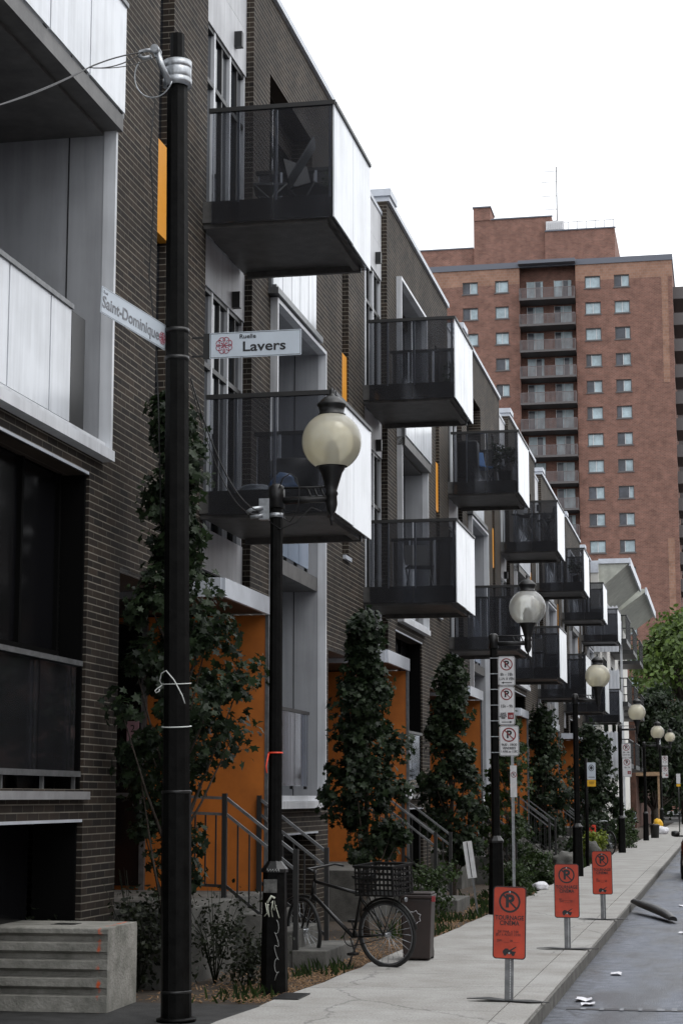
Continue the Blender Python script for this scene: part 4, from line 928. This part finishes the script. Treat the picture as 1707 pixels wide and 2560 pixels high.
# ------------------------------------------------------------------ bicycle
def bike(label, loc, rz, crate=True, bars='black', group=None):
    """local: rear wheel contact at the origin, bike heads along -x"""
    t = thing('bicycle', label, 'bicycle', loc, rz, group)
    r = .335
    def wheel(cx, steer=0):
        w_ = MB(); Rm = Matrix.Rotation(steer, 3, 'Z')
        ps = [Rm @ Vector((r * math.cos(6.283 * i / 40), 0, r * math.sin(6.283 * i / 40))) + Vector((cx, 0, r)) for i in range(40)]; w_.tube(ps, .019, 8, closed=True)
        wh = w_.build('wheel', 'tyre', t)
        q = MB(); ps = [Rm @ Vector(((r - .028) * math.cos(6.283 * i / 40), 0, (r - .028) * math.sin(6.283 * i / 40))) + Vector((cx, 0, r)) for i in range(40)]; q.tube(ps, .009, 6, closed=True); q.build('rim', 'rail', wh)
        q = MB()
        for i in range(24):
            a = 6.283 * i / 24; q.tube([Vector((cx, 0, r)) + Rm @ Vector((.02 * math.cos(a + 1), .02 * (-1) ** i, .02 * math.sin(a + 1))), Vector((cx, 0, r)) + Rm @ Vector(((r - .03) * math.cos(a), 0, (r - .03) * math.sin(a)))], .0022, 4)
        q.tube([Vector((cx, 0, r)) + Rm @ Vector((0, -.05, 0)), Vector((cx, 0, r)) + Rm @ Vector((0, .05, 0))], .018, 8); q.build('spokes', 'steel', wh)
    wheel(0); wheel(-1.05, R(-25))
    bb, hd, hl, st, sd_ = (-.42, 0, .29), (-.89, 0, .86), (-.925, 0, .72), (-.30, 0, .74), (-.26, 0, .88)
    f = MB(); f.tube([bb, st, sd_], .017, 8); f.tube([st, hd], .018, 8); f.tube([bb, hl], .021, 8); f.tube([hd, hl], .021, 8)
    for y in (-.035, .035): f.tube([bb, (-.2, y, .31), (0, y * 1.6, r)], .010, 6); f.tube([(st[0], y * .4, st[2] - .05), (0, y * 1.6, r)], .009, 6); f.tube([hl, (-.95, y, .66), (-1.05, y * 1.5, r)], .012, 6)
    f.build('frame', 'black', t)
    s = MB(); s.add([(-.42, 0, .93), (-.36, -.025, .93), (-.24, -.06, .93), (-.14, -.075, .94), (-.11, 0, .95), (-.14, .075, .94), (-.24, .06, .93), (-.36, .025, .93)] + [(-.40, 0, .90), (-.36, -.02, .90), (-.24, -.045, .88), (-.15, -.06, .88), (-.12, 0, .88), (-.15, .06, .88), (-.24, .045, .88), (-.36, .02, .90)],
        [tuple(range(8)), tuple(range(15, 7, -1))] + [(i, (i + 1) % 8, 8 + (i + 1) % 8, 8 + i) for i in range(8)]); s.build('saddle', 'black', t)
    h_ = MB(); h_.tube([hd, (-.87, 0, .98)], .014, 8); h_.tube([(-.70, -.29, 1.0), (-.80, -.27, 1.02), (-.90, -.12, 1.0), (-.90, .12, 1.0), (-.80, .27, 1.02), (-.70, .29, 1.0)], .014, 8); h_.build('handlebar', bars, t)
    c = MB(); c.tube([Vector((-.42 + .09 * math.cos(6.283 * i / 24), -.045, .29 + .09 * math.sin(6.283 * i / 24))) for i in range(24)], .006, 5, closed=True)
    c.tube([(-.42, -.06, .29), (-.36, -.07, .14)], .01, 6); c.tube([(-.42, .06, .29), (-.48, .07, .44)], .01, 6); c.box(-.41, -.31, -.15, -.07, .12, .145); c.box(-.53, -.43, .07, .15, .43, .455)
    c.tube([(-.42, -.05, .38), (0, -.05, .38)], .005, 5); c.tube([(-.42, -.05, .20), (0, -.05, .30)], .005, 5); c.build('crankset', 'dark', t)
    k = MB(); k.tube([(-.33, -.04, .28), (-.36, -.22, .01)], .01, 6); k.build('kickstand', 'black', t)
    for cx in (0, -1.05):
        q = MB(); a0, a1 = (10, 150) if cx == 0 else (60, 175); rr = r + .035
        pts = [(cx + rr * math.cos(R(a)), 0, r + rr * math.sin(R(a))) for a in range(a0, a1, 10)]; q.tube(pts, .014, 6); q.build('mudguard', 'black', t)
    if crate:
        rk = MB(); rk.box(-.20, .2, -.06, .06, .735, .75)
        for y in (-.05, .05): rk.tube([(-.18, y, .74), (0, y * 1.5, r)], .006, 5); rk.tube([(.15, y, .74), (0, y * 1.5, r)], .006, 5)
        rk.build('rear_rack', 'black', t)
        cr = MB(); zb, zt = .755, 1.04
        for x0, x1, y0, y1 in ((-.25, .22, -.2, -.19), (-.25, .22, .19, .2)):
            for i in range(10): x = x0 + .01 + (x1 - x0 - .02) * i / 9; cr.box(x - .006, x + .006, y0, y1, zb, zt)
            for j in range(6): z = zb + (zt - zb) * j / 5; cr.box(x0, x1, y0 - .001, y1 + .001, z - .008, z + .008)
        for x0 in (-.25, .21):
            for i in range(8): y = -.18 + .36 * i / 7; cr.box(x0, x0 + .01, y - .006, y + .006, zb, zt)
            for j in range(6): z = zb + (zt - zb) * j / 5; cr.box(x0 - .001, x0 + .011, -.2, .2, z - .008, z + .008)
        cr.box(-.25, .22, -.2, .2, zb - .01, zb); cr.box(-.26, .23, -.212, -.188, zt, zt + .02); cr.box(-.26, .23, .188, .212, zt, zt + .02); cr.box(-.26, -.236, -.2, .2, zt, zt + .02); cr.box(.206, .23, -.2, .2, zt, zt + .02)
        cr.build('crate', 'black', t)
        MB().tube([(.24, 0, .70), (.255, 0, .70)], .025, 10).build('tail_lamp', 'steel', t)
    return t
bk = bike('black bicycle with a plastic crate on its rear rack, beside the brown bin', (-3.47, 19.8, 0), R(-22))
bk.rotation_euler = (R(4), 0, R(-22))
bike('bicycle with white handlebars leaning beside the fourth street lamp', (-3.45, 59.4, 0), R(-58), crate=False, bars='white')

# ------------------------------------------------------------------ bin
t = thing('wheelie_bin', 'brown plastic compost bin with white emblem, standing behind the bicycle wheel', 'bin', (-3.30, 20.75, 0), R(2))
mb = MB(); mb.add([(-.15, -.17, .02), (.14, -.17, .02), (.14, .17, .02), (-.15, .17, .02), (-.175, -.2, .66), (.165, -.2, .66), (.165, .2, .66), (-.175, .2, .66)], [(0, 3, 2, 1), (4, 5, 6, 7), (0, 1, 5, 4), (1, 2, 6, 5), (2, 3, 7, 6), (3, 0, 4, 7)])
mb.build('body', 'bin', t, bevel=.015)
mb = MB(); mb.box(-.19, .18, -.215, .21, .66, .70); mb.box(-.17, .165, -.19, .19, .70, .725); mb.build('lid', 'bin', t, bevel=.012)
MB().box(.17, .205, -.22, -.16, .63, .69).build('red_latch', 'red', t)
mb = MB(); 
for k in range(7):
    a = 6.283 * k / 7; pts = [(-.02 + (.055 + (.018 if i == 1 else 0)) * math.cos(a + i * .42), -.196, .46 + (.06 + (.018 if i == 1 else 0)) * math.sin(a + i * .42)) for i in range(3)]; mb.tube(pts, .003, 5)
mb.build('sun_emblem', 'cloth', t)
for x in (-.12, .12): MB().tube([(x - .02, .19, .06), (x + .02, .19, .06)], .06, 16).build('wheel', 'tyre', t)

# ------------------------------------------------------------------ concrete block
t = thing('concrete_block', 'grooved concrete barrier block with orange paint marks at bottom left', 'concrete block', (-5.05, 15.32, -.02), R(1.5))
prof = [(0, 0)]; z = 0.0; hb = .69
for i in range(4):
    zc = .13 + i * .145
    prof += [(0, zc), (.075, zc + .016), (.075, zc + .05), (0, zc + .078)]
prof += [(0, hb - .01), (.012, hb), (.86, hb), (.88, hb - .02), (.88, 0)]
n = len(prof)
x0, x1, xi = -1.05, 0, -.17
vs = [(x0, y, z) for y, z in prof] + [(xi, y, z) for y, z in prof] + [(x1, (y if y > .5 else 0) if z < hb - .005 else y, z) for y, z in prof]
mb = MB(); mb.add(vs, [(i, (i + 1) % n, n + (i + 1) % n, n + i) for i in range(n)] + [(n + i, n + (i + 1) % n, 2 * n + (i + 1) % n, 2 * n + i) for i in range(n)] + [tuple(range(2 * n, 3 * n)), tuple(range(n - 1, -1, -1))])
mb.box(-.62, -.40, .35, .55, hb - .004, hb + .003, 1)
mb.build('block_body', ['block', 'black'], t, bevel=.01)

# ------------------------------------------------------------------ small things on the ground
s = thing('leaning_board', 'narrow white board leaning on the base of the second street lamp', 'board', (-3.66, 28.75, 0))
s.rotation_euler = (0, R(-8), 0)
mb = MB(); mb.box(-.075, .06, -.012, 0, .55, 1.10); mb.build('board', 'signw', s); mb = MB(); mb.box(-.02, -.006, -.015, -.012, .56, 1.09); mb.build('dark_slot', 'ink', s)
MB().box(-.02, .01, -.01, .0, 0, .56).build('stake', 'rail', s)
def rag(name, label, cat, loc, r, h_, seed, m, group=None):
    rg = random.Random(seed); bm = bmesh.new(); bmesh.ops.create_icosphere(bm, subdivisions=3, radius=1)
    for v in bm.verts:
        d = 1 + .35 * noise.noise(v.co * 1.8 + Vector((seed, 0, 0))) + .15 * noise.noise(v.co * 5 + Vector((seed, 3, 0)))
        v.co = Vector((v.co.x * r * d, v.co.y * r * d, max(-.0, (v.co.z * d + .6) * h_ * .6)))
    me = bpy.data.meshes.new(name); bm.to_mesh(me); bm.free(); me.materials.append(M[m])
    for p in me.polygons: p.use_smooth = True
    ob = bpy.data.objects.new(name, me); C.objects.link(ob); ob.location = loc; return tag(ob, label, cat, group)
rag('plastic_bag', 'crumpled white bag lying at the bed edge beyond the second lamp', 'bag', (-3.5, 36.8, 0), .17, .15, 3, 'cloth')
rag('rock', 'grey rock beside the stoop beyond the second lamp', 'rock', (-4.05, 41.5, 0), .30, .5, 5, 'conc', 'rocks in the bed')
rag('rock', 'larger grey rock behind the third temporary sign, at the foot of the stairs', 'rock', (-3.85, 47.0, 0), .34, .45, 6, 'conc', 'rocks in the bed')
rag('rock', 'pale stone at the bed edge by the white handlebar bicycle', 'rock', (-3.62, 54.0, 0), .22, .55, 8, 'conc', 'rocks in the bed')
rag('cloth_bundle', 'white cloth hung over the top of the second stair railing', 'cloth', (-5.12, 31.0, 1.70), .09, .22, 4, 'cloth')
rag('cloth_bundle', 'white bag hanging on a far stair railing right of the permit sign', 'cloth', (-4.9, 70.5, 1.3), .1, .5, 7, 'cloth')
rag('yellow_bag', 'yellow bag on white sacks at the far end of the pavement', 'bag', (-3.1, 93, .35), .22, .4, 9, 'ysign')
rag('white_sack', 'white sacks piled under the yellow bag far down the pavement', 'bag', (-3.0, 92.6, 0), .38, .4, 10, 'cloth')
t = thing('litter_bin', 'small black bin beside the fifth street lamp base', 'bin', (-2.95, 84.0, 0)); MB().lathe([(.17, 0), (.2, .5), (.22, .52)], (0, 0, 0), 14).build('body', 'black', t); MB().lathe([(.22, .52), (.22, .56), (.12, .60)], (0, 0, 0), 14).build('lid', 'bin', t)
# black bumper in the gutter
mb = MB(); ptsb = [(-1.50, 32.3), (-1.32, 31.6), (-1.12, 30.9), (-.92, 30.1), (-.80, 29.5)]; rings = []
for i, (x, y) in enumerate(ptsb):
    u = i / 4; cz = .02 - .11 * u; rr = .055 + .035 * math.sin(math.pi * u)
    rings.append([(x + rr * 1.2 * math.cos(R(a)), y + rr * .4 * math.cos(R(a)), cz + rr * 1.0 * math.sin(R(a))) for a in range(-20, 200, 20)])
k = len(rings[0])
for i in range(4):
    for j in range(k - 1): mb.quad(rings[i][j], rings[i + 1][j], rings[i + 1][j + 1], rings[i][j + 1])
    mb.quad(rings[i][0], rings[i][-1], rings[i + 1][-1], rings[i + 1][0])
mb.add(rings[0], [tuple(range(k))]); mb.add(rings[-1], [tuple(range(k))])
tag(mb.build('fallen_bumper', 'black'), 'long torn black plastic bumper lying from kerb into the road', 'debris')
G = 'scraps of paper on the road'
def paper(label, x, y, z, s_, seed, name='paper_scrap'):
    rg = random.Random(seed); mb = MB(); vs = []
    for i in range(4):
        for j in range(4): vs.append(((i - 1.5) * s_ * .5 + rg.uniform(-.1, .1) * s_, (j - 1.5) * s_ * .9 + rg.uniform(-.1, .1) * s_, .004 + rg.uniform(0, .35) * s_))
    mb.add(vs, [(i * 4 + j, i * 4 + j + 1, (i + 1) * 4 + j + 1, (i + 1) * 4 + j) for i in range(3) for j in range(3)]); return tag(mb.build(name, 'cloth', loc=(x, y, z)), label, 'litter', G)
paper('largest crumpled white paper in the gutter, beside the first temporary sign', -1.33, 18.25, -.138, .10, 1)
paper('thin white scrap just in front of the largest gutter paper', -1.27, 17.85, -.138, .08, 2)
paper('pale plastic cup scrap in the gutter left of the middle temporary sign height', -1.18, 20.9, -.138, .075, 3)
paper('small white scrap on the open road beyond the middle temporary sign', -.62, 27.3, -.134, .06, 4)
paper('tiny scrap on the road beyond the black bumper', -.75, 34.0, -.138, .08, 5)
mb = MB(); mb.box(-3.92, -3.68, 16.45, 16.95, .0, .012); 
tag(mb.build('utility_cover', 'black', bevel=.004), 'flat dark metal cover on the pavement edge by the nearest lamp', 'cover')

# ------------------------------------------------------------------ parked car
t = thing('parked_car', 'dark maroon parked car cut off by the right edge, with a black wing mirror', 'car', (-.10, 44.6, -.14))
def loft(sections, mi=0):
    mb = MB(); n = len(sections[0])
    vs = [v for s_ in sections for v in s_]
    fs = [(i * n + j, i * n + (j + 1) % n, (i + 1) * n + (j + 1) % n, (i + 1) * n + j) for i in range(len(sections) - 1) for j in range(n)]
    mb.add(vs, fs + [tuple(range(n)), tuple(range((len(sections) - 1) * n, len(sections) * n))], mi, True); return mb
def sec(y, hw, zb, zt, r=.12):
    return [(-hw + .06, y, zb), (hw - .06, y, zb), (hw, y, zb + r), (hw, y, zt - r), (hw - r, y, zt), (-hw + r, y, zt), (-hw, y, zt - r), (-hw, y, zb + r)]
loft([sec(0, .72, .35, .72), sec(.12, .84, .22, .86), sec(.9, .90, .2, .95), sec(2.2, .90, .2, .97), sec(3.7, .90, .2, 1.0), sec(4.4, .86, .25, .98), sec(4.55, .76, .35, .9)]).build('body', 'maroon', t)
cab = [sec(1.1, .78, .92, .98, .02), sec(1.75, .72, .92, 1.42, .1), sec(3.3, .70, .92, 1.45, .1), sec(4.2, .76, .92, 1.02, .03)]
loft(cab).build('cabin', 'window', t)
MB().box(-.62, .62, 1.8, 3.3, 1.44, 1.47).build('roof', 'maroon', t, bevel=.02)
for sx_ in (-1, 1):
    mr = MB(); mr.lathe([(.02, -.07), (.09, -.05), (.105, 0), (.09, .06), (.02, .075)], (sx_ * 1.03, 1.25, 1.03), 14); mr.box(min(sx_ * .85, sx_ * 1.0), max(sx_ * .85, sx_ * 1.0), 1.22, 1.27, .96, 1.0); mr.build('wing_mirror', 'black', t)
    for yy in (.85, 3.6):
        wv = MB(); wv.tube([(sx_ * .70, yy, .32), (sx_ * .91, yy, .32)], .32, 22); wh = wv.build('wheel', 'tyre', t); MB().tube([(sx_ * .90, yy, .32), (sx_ * .925, yy, .32)], .19, 16).build('rim', 'steel', wh)
    MB().box(min(sx_ * .52, sx_ * .78), max(sx_ * .52, sx_ * .78), .0, .06, .60, .74).build('headlight', 'signw', t, bevel=.02)
MB().box(-.4, .4, -.03, .02, .38, .56).build('grille', 'black', t)

# ------------------------------------------------------------------ things on the balconies
def chair(label, loc, rz, m='black', h_=.85, seat=.44, group='chairs on the balconies', lounge=False):
    t = thing('folding_chair', label, 'chair', loc, rz, group)
    MB().box(-.21, .21, -.2, .2, seat - .015, seat + .01).build('seat', m, t)
    b = MB(); b.add([(-.21, .2, seat + .06), (.21, .2, seat + .06), (.21, .2 + (.30 if lounge else .1), h_), (-.21, .2 + (.30 if lounge else .1), h_), (-.21, .22, seat + .06), (.21, .22, seat + .06), (.21, .22 + (.3 if lounge else .1), h_), (-.21, .22 + (.3 if lounge else .1), h_)],
        [(0, 1, 2, 3), (4, 5, 6, 7), (0, 1, 5, 4), (1, 2, 6, 5), (2, 3, 7, 6), (3, 0, 4, 7)]); b.build('backrest', m, t)
    for sx_ in (-.2, .2):
        for a_, b_ in ((-.2, .2), (.2, -.2)): MB().tube([(sx_, a_, 0), (sx_, b_, seat)], .012, 6).build('leg', 'rail', t)
    return t
def potted(label, loc, r, h_, n, m, size, seed, pot='black', flowers=False, group='potted plants on the balconies'):
    t = thing('potted_plant', label, 'plant', loc, 0, group)
    MB().lathe([(r * .5, 0), (r * .62, .24), (r * .66, .25), (r * .6, .26)], (0, 0, 0), 16).build('pot', pot, t)
    rg = random.Random(seed); cl = [(Vector((rg.uniform(-r, r), rg.uniform(-r, r), rg.uniform(.3, h_))), .12) for _ in range(14)]
    leafset(n, pick_from(cl, rg), size, rg, star=False).build('foliage', m, t, norm=False)
    if flowers: leafset(60, pick_from(cl, rg), .05, rg).build('flowers', 'cloth', t, norm=False)
    return t
FL2, FL1 = 8.23 + .29, 4.86 + .29
yb = lambda k: P0 + PER * k + 3.2
chair('reclining chair behind the tinted glass of the nearest upper balcony', (-5.05, yb(0) + .9, FL2), R(-80), 'rail', .95, .38, lounge=True)
chair('second, dark chair at the middle of the nearest upper balcony', (-4.6, yb(0) + 1.2, FL2), R(60))
potted('leafy plant in a pot on the far side of the nearest upper balcony', (-4.5, yb(0) + 1.85, FL2), .22, .85, 420, 'leafg', .06, 51)
rag('blue_bag', 'bright blue plastic bag on the nearest lower balcony', 'bag', (-4.78, yb(0) + .45, FL1), .16, .24, 12, 'bluebag')
rag('clear_bag', 'pale crumpled plastic sheet left of the blue bag on the lower balcony', 'bag', (-5.1, yb(0) + .5, FL1), .2, .13, 13, 'signb')
t = thing('barrel_planter', 'large dark round planter on the nearest lower balcony behind the blue bag', 'planter', (-4.85, yb(0) + 1.3, FL1)); MB().lathe([(.24, 0), (.3, .3), (.31, .5), (.29, .52)], (0, 0, 0), 20).build('tub', 'dark', t); MB().lathe([(.28, .5), (.1, .52)], (0, 0, 0), 16).build('soil', 'soil', t)
potted('dark pot plant inside the upper balcony beyond the lamp globe', (-4.35, yb(1) + 1.8, FL2), .16, .75, 260, 'leaf', .07, 52)
chair('dark chair on the lower balcony beyond the nearest lamp globe', (-4.9, yb(1) + 1.2, FL1), R(20))
potted('white flowering plant on the third upper balcony', (-4.45, yb(2) + .45, FL2), .24, .8, 600, 'leafg', .08, 53, flowers=True)
chair('chair draped in blue on the third upper balcony', (-5.0, yb(2) + 1.0, FL2), R(40), 'bluebag')
t = thing('barbecue', 'black covered barbecue at the wall end of the third upper balcony', 'barbecue', (-5.25, yb(2) + .5, FL2)); MB().box(-.22, .22, -.2, .2, .1, .95).build('cover', 'black', t, bevel=.05); MB().box(-.2, .2, -.18, .18, 0, .1).build('cart', 'dark', t)
chair('tall bar-height chair on the fourth upper balcony', (-4.95, yb(3) + .6, FL2), R(70), 'black', 1.2, .75)
chair('second bar-height chair, further out on the fourth upper balcony', (-4.5, yb(3) + 1.3, FL2), R(-60), 'black', 1.15, .72)
potted('small plant on the fifth upper balcony', (-4.4, yb(4) + .6, FL2), .18, .7, 250, 'leaf', .09, 54)
chair('chair on the fourth lower balcony behind the second lamp globe', (-4.8, yb(3) + .8, FL1), R(10))

# ------------------------------------------------------------------ red brick tower
TY = 190.0
t = thing('apartment_tower', 'tall red brick apartment tower with a column of grey balconies', 'apartment building', (-.2, TY, .5))
s_ = 24.2       # storeys are 2.75 m
XR, XL = -3.35, -46.0
ZT = 56.2
BX0, BX1 = -19.0, -13.2
wl = MB()
wcols = [(-24.95, -23.35), (-21.55, -20.15), (-12.25, -10.65), (-9.25, -7.7)]
extra = [(-29.0, -27.5), (-33.2, -31.7), (-37.5, -36), (-42, -40.5)]
rows = [54.55 - 2.76 * i for i in range(19)]
hol = []
for a, b in wcols + extra:
    for z in rows: hol.append((a, b, z - 1.28, z))
xs = sorted({XL, XR, BX0, BX1, *[h[0] for h in hol], *[h[1] for h in hol]}); zs = sorted({-.1, ZT - 2.1, ZT, *[h[2] for h in hol], *[h[3] for h in hol]})
for a, b in zip(xs, xs[1:]):
    if a >= BX0 - 1e-6 and b <= BX1 + 1e-6: continue
    for c, d in zip(zs, zs[1:]):
        if any(h[0] <= (a + b) / 2 <= h[1] and h[2] <= (c + d) / 2 <= h[3] for h in hol): continue
        wl.quad((a, 0, c), (b, 0, c), (b, 0, d), (a, 0, d), 1 if (c >= ZT - 2.11 and (b <= BX0 + .1 or a >= BX1 - .1)) else 0)
for a, b, c, d in hol:
    for q in (((a, 0, c), (a, .3, c), (a, .3, d), (a, 0, d)), ((b, 0, c), (b, 0, d), (b, .3, d), (b, .3, c)), ((a, 0, c), (b, 0, c), (b, .3, c), (a, .3, c)), ((a, 0, d), (a, .3, d), (b, .3, d), (b, 0, d))): wl.quad(*q)
wl.quad((XR, 0, -.1), (XR, 22, -.1), (XR, 22, ZT), (XR, 0, ZT)); wl.quad((XL, 0, -.1), (XL, 0, ZT), (XL, 22, ZT), (XL, 22, -.1)); wl.quad((XL, 22, -.1), (XR, 22, -.1), (XR, 22, ZT), (XL, 22, ZT))
wl.quad((BX0, 0, -.1), (BX0, 1.6, -.1), (BX0, 1.6, ZT), (BX0, 0, ZT)); wl.quad((BX1, 0, -.1), (BX1, 0, ZT), (BX1, 1.6, ZT), (BX1, 1.6, -.1)); wl.quad((BX0, 1.6, -.1), (BX1, 1.6, -.1), (BX1, 1.6, ZT), (BX0, 1.6, ZT))
wl.build('brick_wall', ['brick2', 'brick3'], t)
MB().box(XL, XR, 0.02, 22, ZT - .02, ZT + .05).build('flat_roof', 'rooflead', t)
cp = MB(); cp.box(XL, XR + .08, -.10, -.01, ZT - .38, ZT + .22); cp.box(XR + .01, XR + .08, -.01, 22, ZT - .38, ZT + .22); cp.box(BX0 - .05, BX1 + .05, -1.1, -.11, ZT - .25, ZT + .1); cp.build('cornice', 'rooflead', t)
for z0, z1 in ((43, ZT - 2.1), (14, 27)): MB().box(XR - 1.1, XR - .45, -.03, -.005, z0, z1).build('patched_strip', 'brick3', t)
rg = random.Random(4); rest = MB()
for ci, (a, b) in enumerate(wcols + extra):
    for z in rows:
        first = ci < 4
        w_ = (MB() if first else rest).box(a, b, .24, .28, z - 1.28, z, 0); mid = (a + b) / 2 + rg.choice((-.25, 0, 0, .0, .3))
        dk = rg.random()
        if dk < .62: w_.box(a + .08, mid, .2, .239, z - 1.2, z - .08, 1)
        w_.box(mid - .03, mid + .03, .17, .199, z - 1.2, z - .09, 2); w_.box(a, a + .07, .1, .235, z - 1.28, z - .09, 3); w_.box(b - .07, b, .1, .235, z - 1.28, z - .09, 3); w_.box(a + .07, b - .07, .1, .235, z - 1.28, z - 1.21, 3); w_.box(a - .08, b + .08, -.07, -.005, z - 1.40, z - 1.28, 3); w_.box(a, b, .1, .235, z - .09, z, 3)
        if first: w_.build('window', ['twin', 'twind', 'signw', 'balcslab'], t)
tag(rest.build('rear_bay_windows', ['twin', 'twind', 'signw', 'balcslab'], t), kind='stuff')
for x0, x1 in ((BX0 + .65, BX0 + 2.3), (BX1 - 2.3, BX1 - .55)):
    for i in range(20):
        z = rows[0] + .1 - 2.76 * i
        if z < 2: continue
        wb = MB().box(x0, x1, 1.5, 1.59, z - 2.2, z, 0); wb.box(x0 + (0 if i % 3 else .8), x0 + (.6 if i % 3 else 1.4), 1.44, 1.499, z - 2.15, z - .05, 1); wb.box((x0 + x1) / 2 - .03, (x0 + x1) / 2 + .03, 1.40, 1.439, z - 2.2, z, 2); wb.box(x0 - .05, x0, 1.42, 1.6, z - 2.2, z + .04, 2)
        wb.build('balcony_door', ['twin', 'twind', 'signw'], t)
for i in range(19):
    zf = 52.3 - 2.76 * i
    b_ = MB().box(BX0 + .02, BX1 - .02, -.95, 1.55, zf - .22, zf).build('balcony', 'balcslab', t)
    q = MB(); n = 44
    q.box(BX0 + .05, BX1 - .05, -.93, -.90, zf + 1.0, zf + 1.06)
    for j in range(n + 1): x = BX0 + .06 + (BX1 - BX0 - .12) * j / n; q.box(x - .035, x + .025, -.93, -.91, zf, zf + 1.0)
    for xx in (BX0 + .05, (BX0 + BX1) / 2, BX1 - .08): q.box(xx, xx + .04, -.9, 1.5 if xx != (BX0 + BX1) / 2 else -.86, zf, zf + 1.05)
    q.build('railing', 'balcgrey', b_)
    for ya, yb_ in ((1.5, 7.5), (11, 17)):
        sb = MB().box(XR + .01, XR + 1.2, ya, yb_, zf - .22, zf); sb.box(XR + 1.15, XR + 1.2, ya, yb_, zf, zf + 1.05); sb.box(XR + .01, XR + 1.15, ya, ya + .05, zf, zf + 1.05)
        sb.build('side_balcony', 'balcslab', t)
ph = MB()
ph.box(-36, -24.3, 6, 20, ZT, 60.0); ph.box(-24.4, -16.0, 5.5, 20, ZT, 62.9); ph.box(-24.4, -22.6, 5.4, 9, 62.9, 64.3); ph.box(-16.7, -9.3, 5.0, 20, ZT, 61.1)
ph.build('penthouse', 'brick2', t)
cc = MB(); cc.box(-36, -24.5, 5.9, 6.1, 60, 60.12); cc.box(-22.5, -15.9, 5.4, 5.6, 62.9, 63.03); cc.box(-24.5, -22.5, 5.3, 9.1, 64.3, 64.44); cc.box(-16.7, -9.2, 4.9, 5.1, 61.1, 61.23); cc.build('penthouse_coping', 'rooflead', t)
an = MB(); an.tube([(-15.6, 8, 60.5), (-15.6, 8, 69.3)], .06, 6)
for z in (61.5, 63.2, 64.5, 66.0, 67.6, 68.8): an.box(-17.3, -15.6, 7.97, 8.03, z - .02, z + .02)
an.build('antenna', 'rail', t)
rl = MB()
for i in range(7): x = -15.4 + i * .97; rl.box(x - .03, x + .03, 8, 8.06, 61.1, 63.0)
rl.box(-15.4, -9.5, 8, 8.05, 62.95, 63.0); rl.build('roof_railing', 'rail', t)
ac = MB(); ac.box(-16.6, -14.7, 5.2, 6.4, 61.25, 62.3)
for i in range(9): ac.box(-16.5 + i * .2, -16.42 + i * .2, 5.1, 5.2, 61.35, 62.2)
ac.build('roof_unit', 'signw', t)
MB().box(-28.5, -25.6, 3, 5, ZT + .2, ZT + .85).build('roof_shed', 'signw', t)

# ------------------------------------------------------------------ white house with flared eaves, beyond the row
WY0, WY1 = YEND + .3, YEND + 26
t = thing('white_house', 'white house with wide flared eaves and black balconies at the far end of the row', 'house', (0, WY0, 0))
Lh = WY1 - WY0
wl = MB(); wl.box(-14, -5.3, 0, Lh, -.1, 12.2); wl.build('wall', 'cream', t)
ev = MB(); e = [(-5.35, 11.0), (-5.3, 11.2), (-3.95, 12.35), (-3.9, 12.55), (-5.3, 12.55), (-6.2, 12.5)]
ev.prismy(e, .2, Lh * .45); ev.prismy([(x + .25 if x > -5 else x, z - .05) for x, z in e], Lh * .48, Lh); ev.build('flared_eave', 'eave', t)
fe = MB(); fe.box(-3.92, -3.84, .15, Lh * .45, 12.25, 12.62); fe.box(-3.67, -3.58, Lh * .48, Lh, 12.2, 12.57); fe.box(-5.3, -3.84, .1, .18, 12.38, 12.6); fe.box(-9, -5.3, -.06, .0, 11.95, 12.5); fe.build('fascia', 'coping', t)
for zf in (9.0, 6.1, 3.3):
    for ya in (1.2, 8.0, 15.5):
        b_ = MB().box(-5.3, -4.15, ya, ya + 4.2, zf - .2, zf).build('balcony', 'dark', t)
        q = MB()
        for i in range(24): y = ya + 4.2 * i / 23; q.box(-4.18, -4.15, y - .015, y + .015, zf, zf + 1.05)
        for i in range(8): x = -5.3 + 1.13 * i / 7; q.box(x - .012, x + .012, ya, ya + .03, zf, zf + 1.05)
        q.box(-5.3, -4.13, ya - .01, ya + .04, zf + 1.05, zf + 1.1); q.box(-4.2, -4.12, ya, ya + 4.2, zf + 1.05, zf + 1.1); q.build('railing', 'black', b_)
        w_ = MB().box(-5.32, -5.28, ya + .4, ya + 3.6, zf + .1, zf + 2.1).build('window', 'window', t)
    sl = MB()
    for i in range(12): x = -6.4 + 1.9 * i / 11; sl.box(x - .05, x + .03, -.12, -.08, zf + .2 - .9, zf + 1.4)
    sl.box(-6.4, -4.45, -.09, -.07, zf - .7, zf + 1.35); sl.build('slatted_screen', 'white', t)
mb = MB(); mb.box(-4.5, -4.4, 2, 2.1, 0, 9.9); mb.build('corner_post', 'white', t)
# far duplex with wooden porch
t = thing('brick_duplex', 'far brown brick duplex with a wooden porch deck and white trellis', 'house', (0, WY1 + 1, 0))
MB().box(-14, -5.0, 0, 22, -.1, 8.2).build('wall', mat('brown_far_brick', (.10, .05, .035), .9, noise_amt=.4, nscale=4), t)
MB().box(-5.0, -3.5, 0, 4.5, 3.0, 3.22).build('porch_deck', 'wood', t); MB().box(-3.75, -3.6, .1, .25, 0, 3.0).build('porch_post', 'wood', t)
mb = MB()
for i in range(6): mb.box(-3.6, -3.56, .2 + i * .2, .28 + i * .2, 3.3, 5.4)
for i in range(7): mb.box(-3.62, -3.54, .2, 1.3, 3.4 + i * .3, 3.46 + i * .3)
mb.build('trellis', 'white', t)
MB().box(-4.98, -4.9, -.03, .03, 3.4, 5.6).build('window', 'window', t)
for z in (3.6, 6.3): 
    w_ = MB().box(-4.99, -4.95, 6, 7.5, z, z + 1.6).build('window', 'window', t)
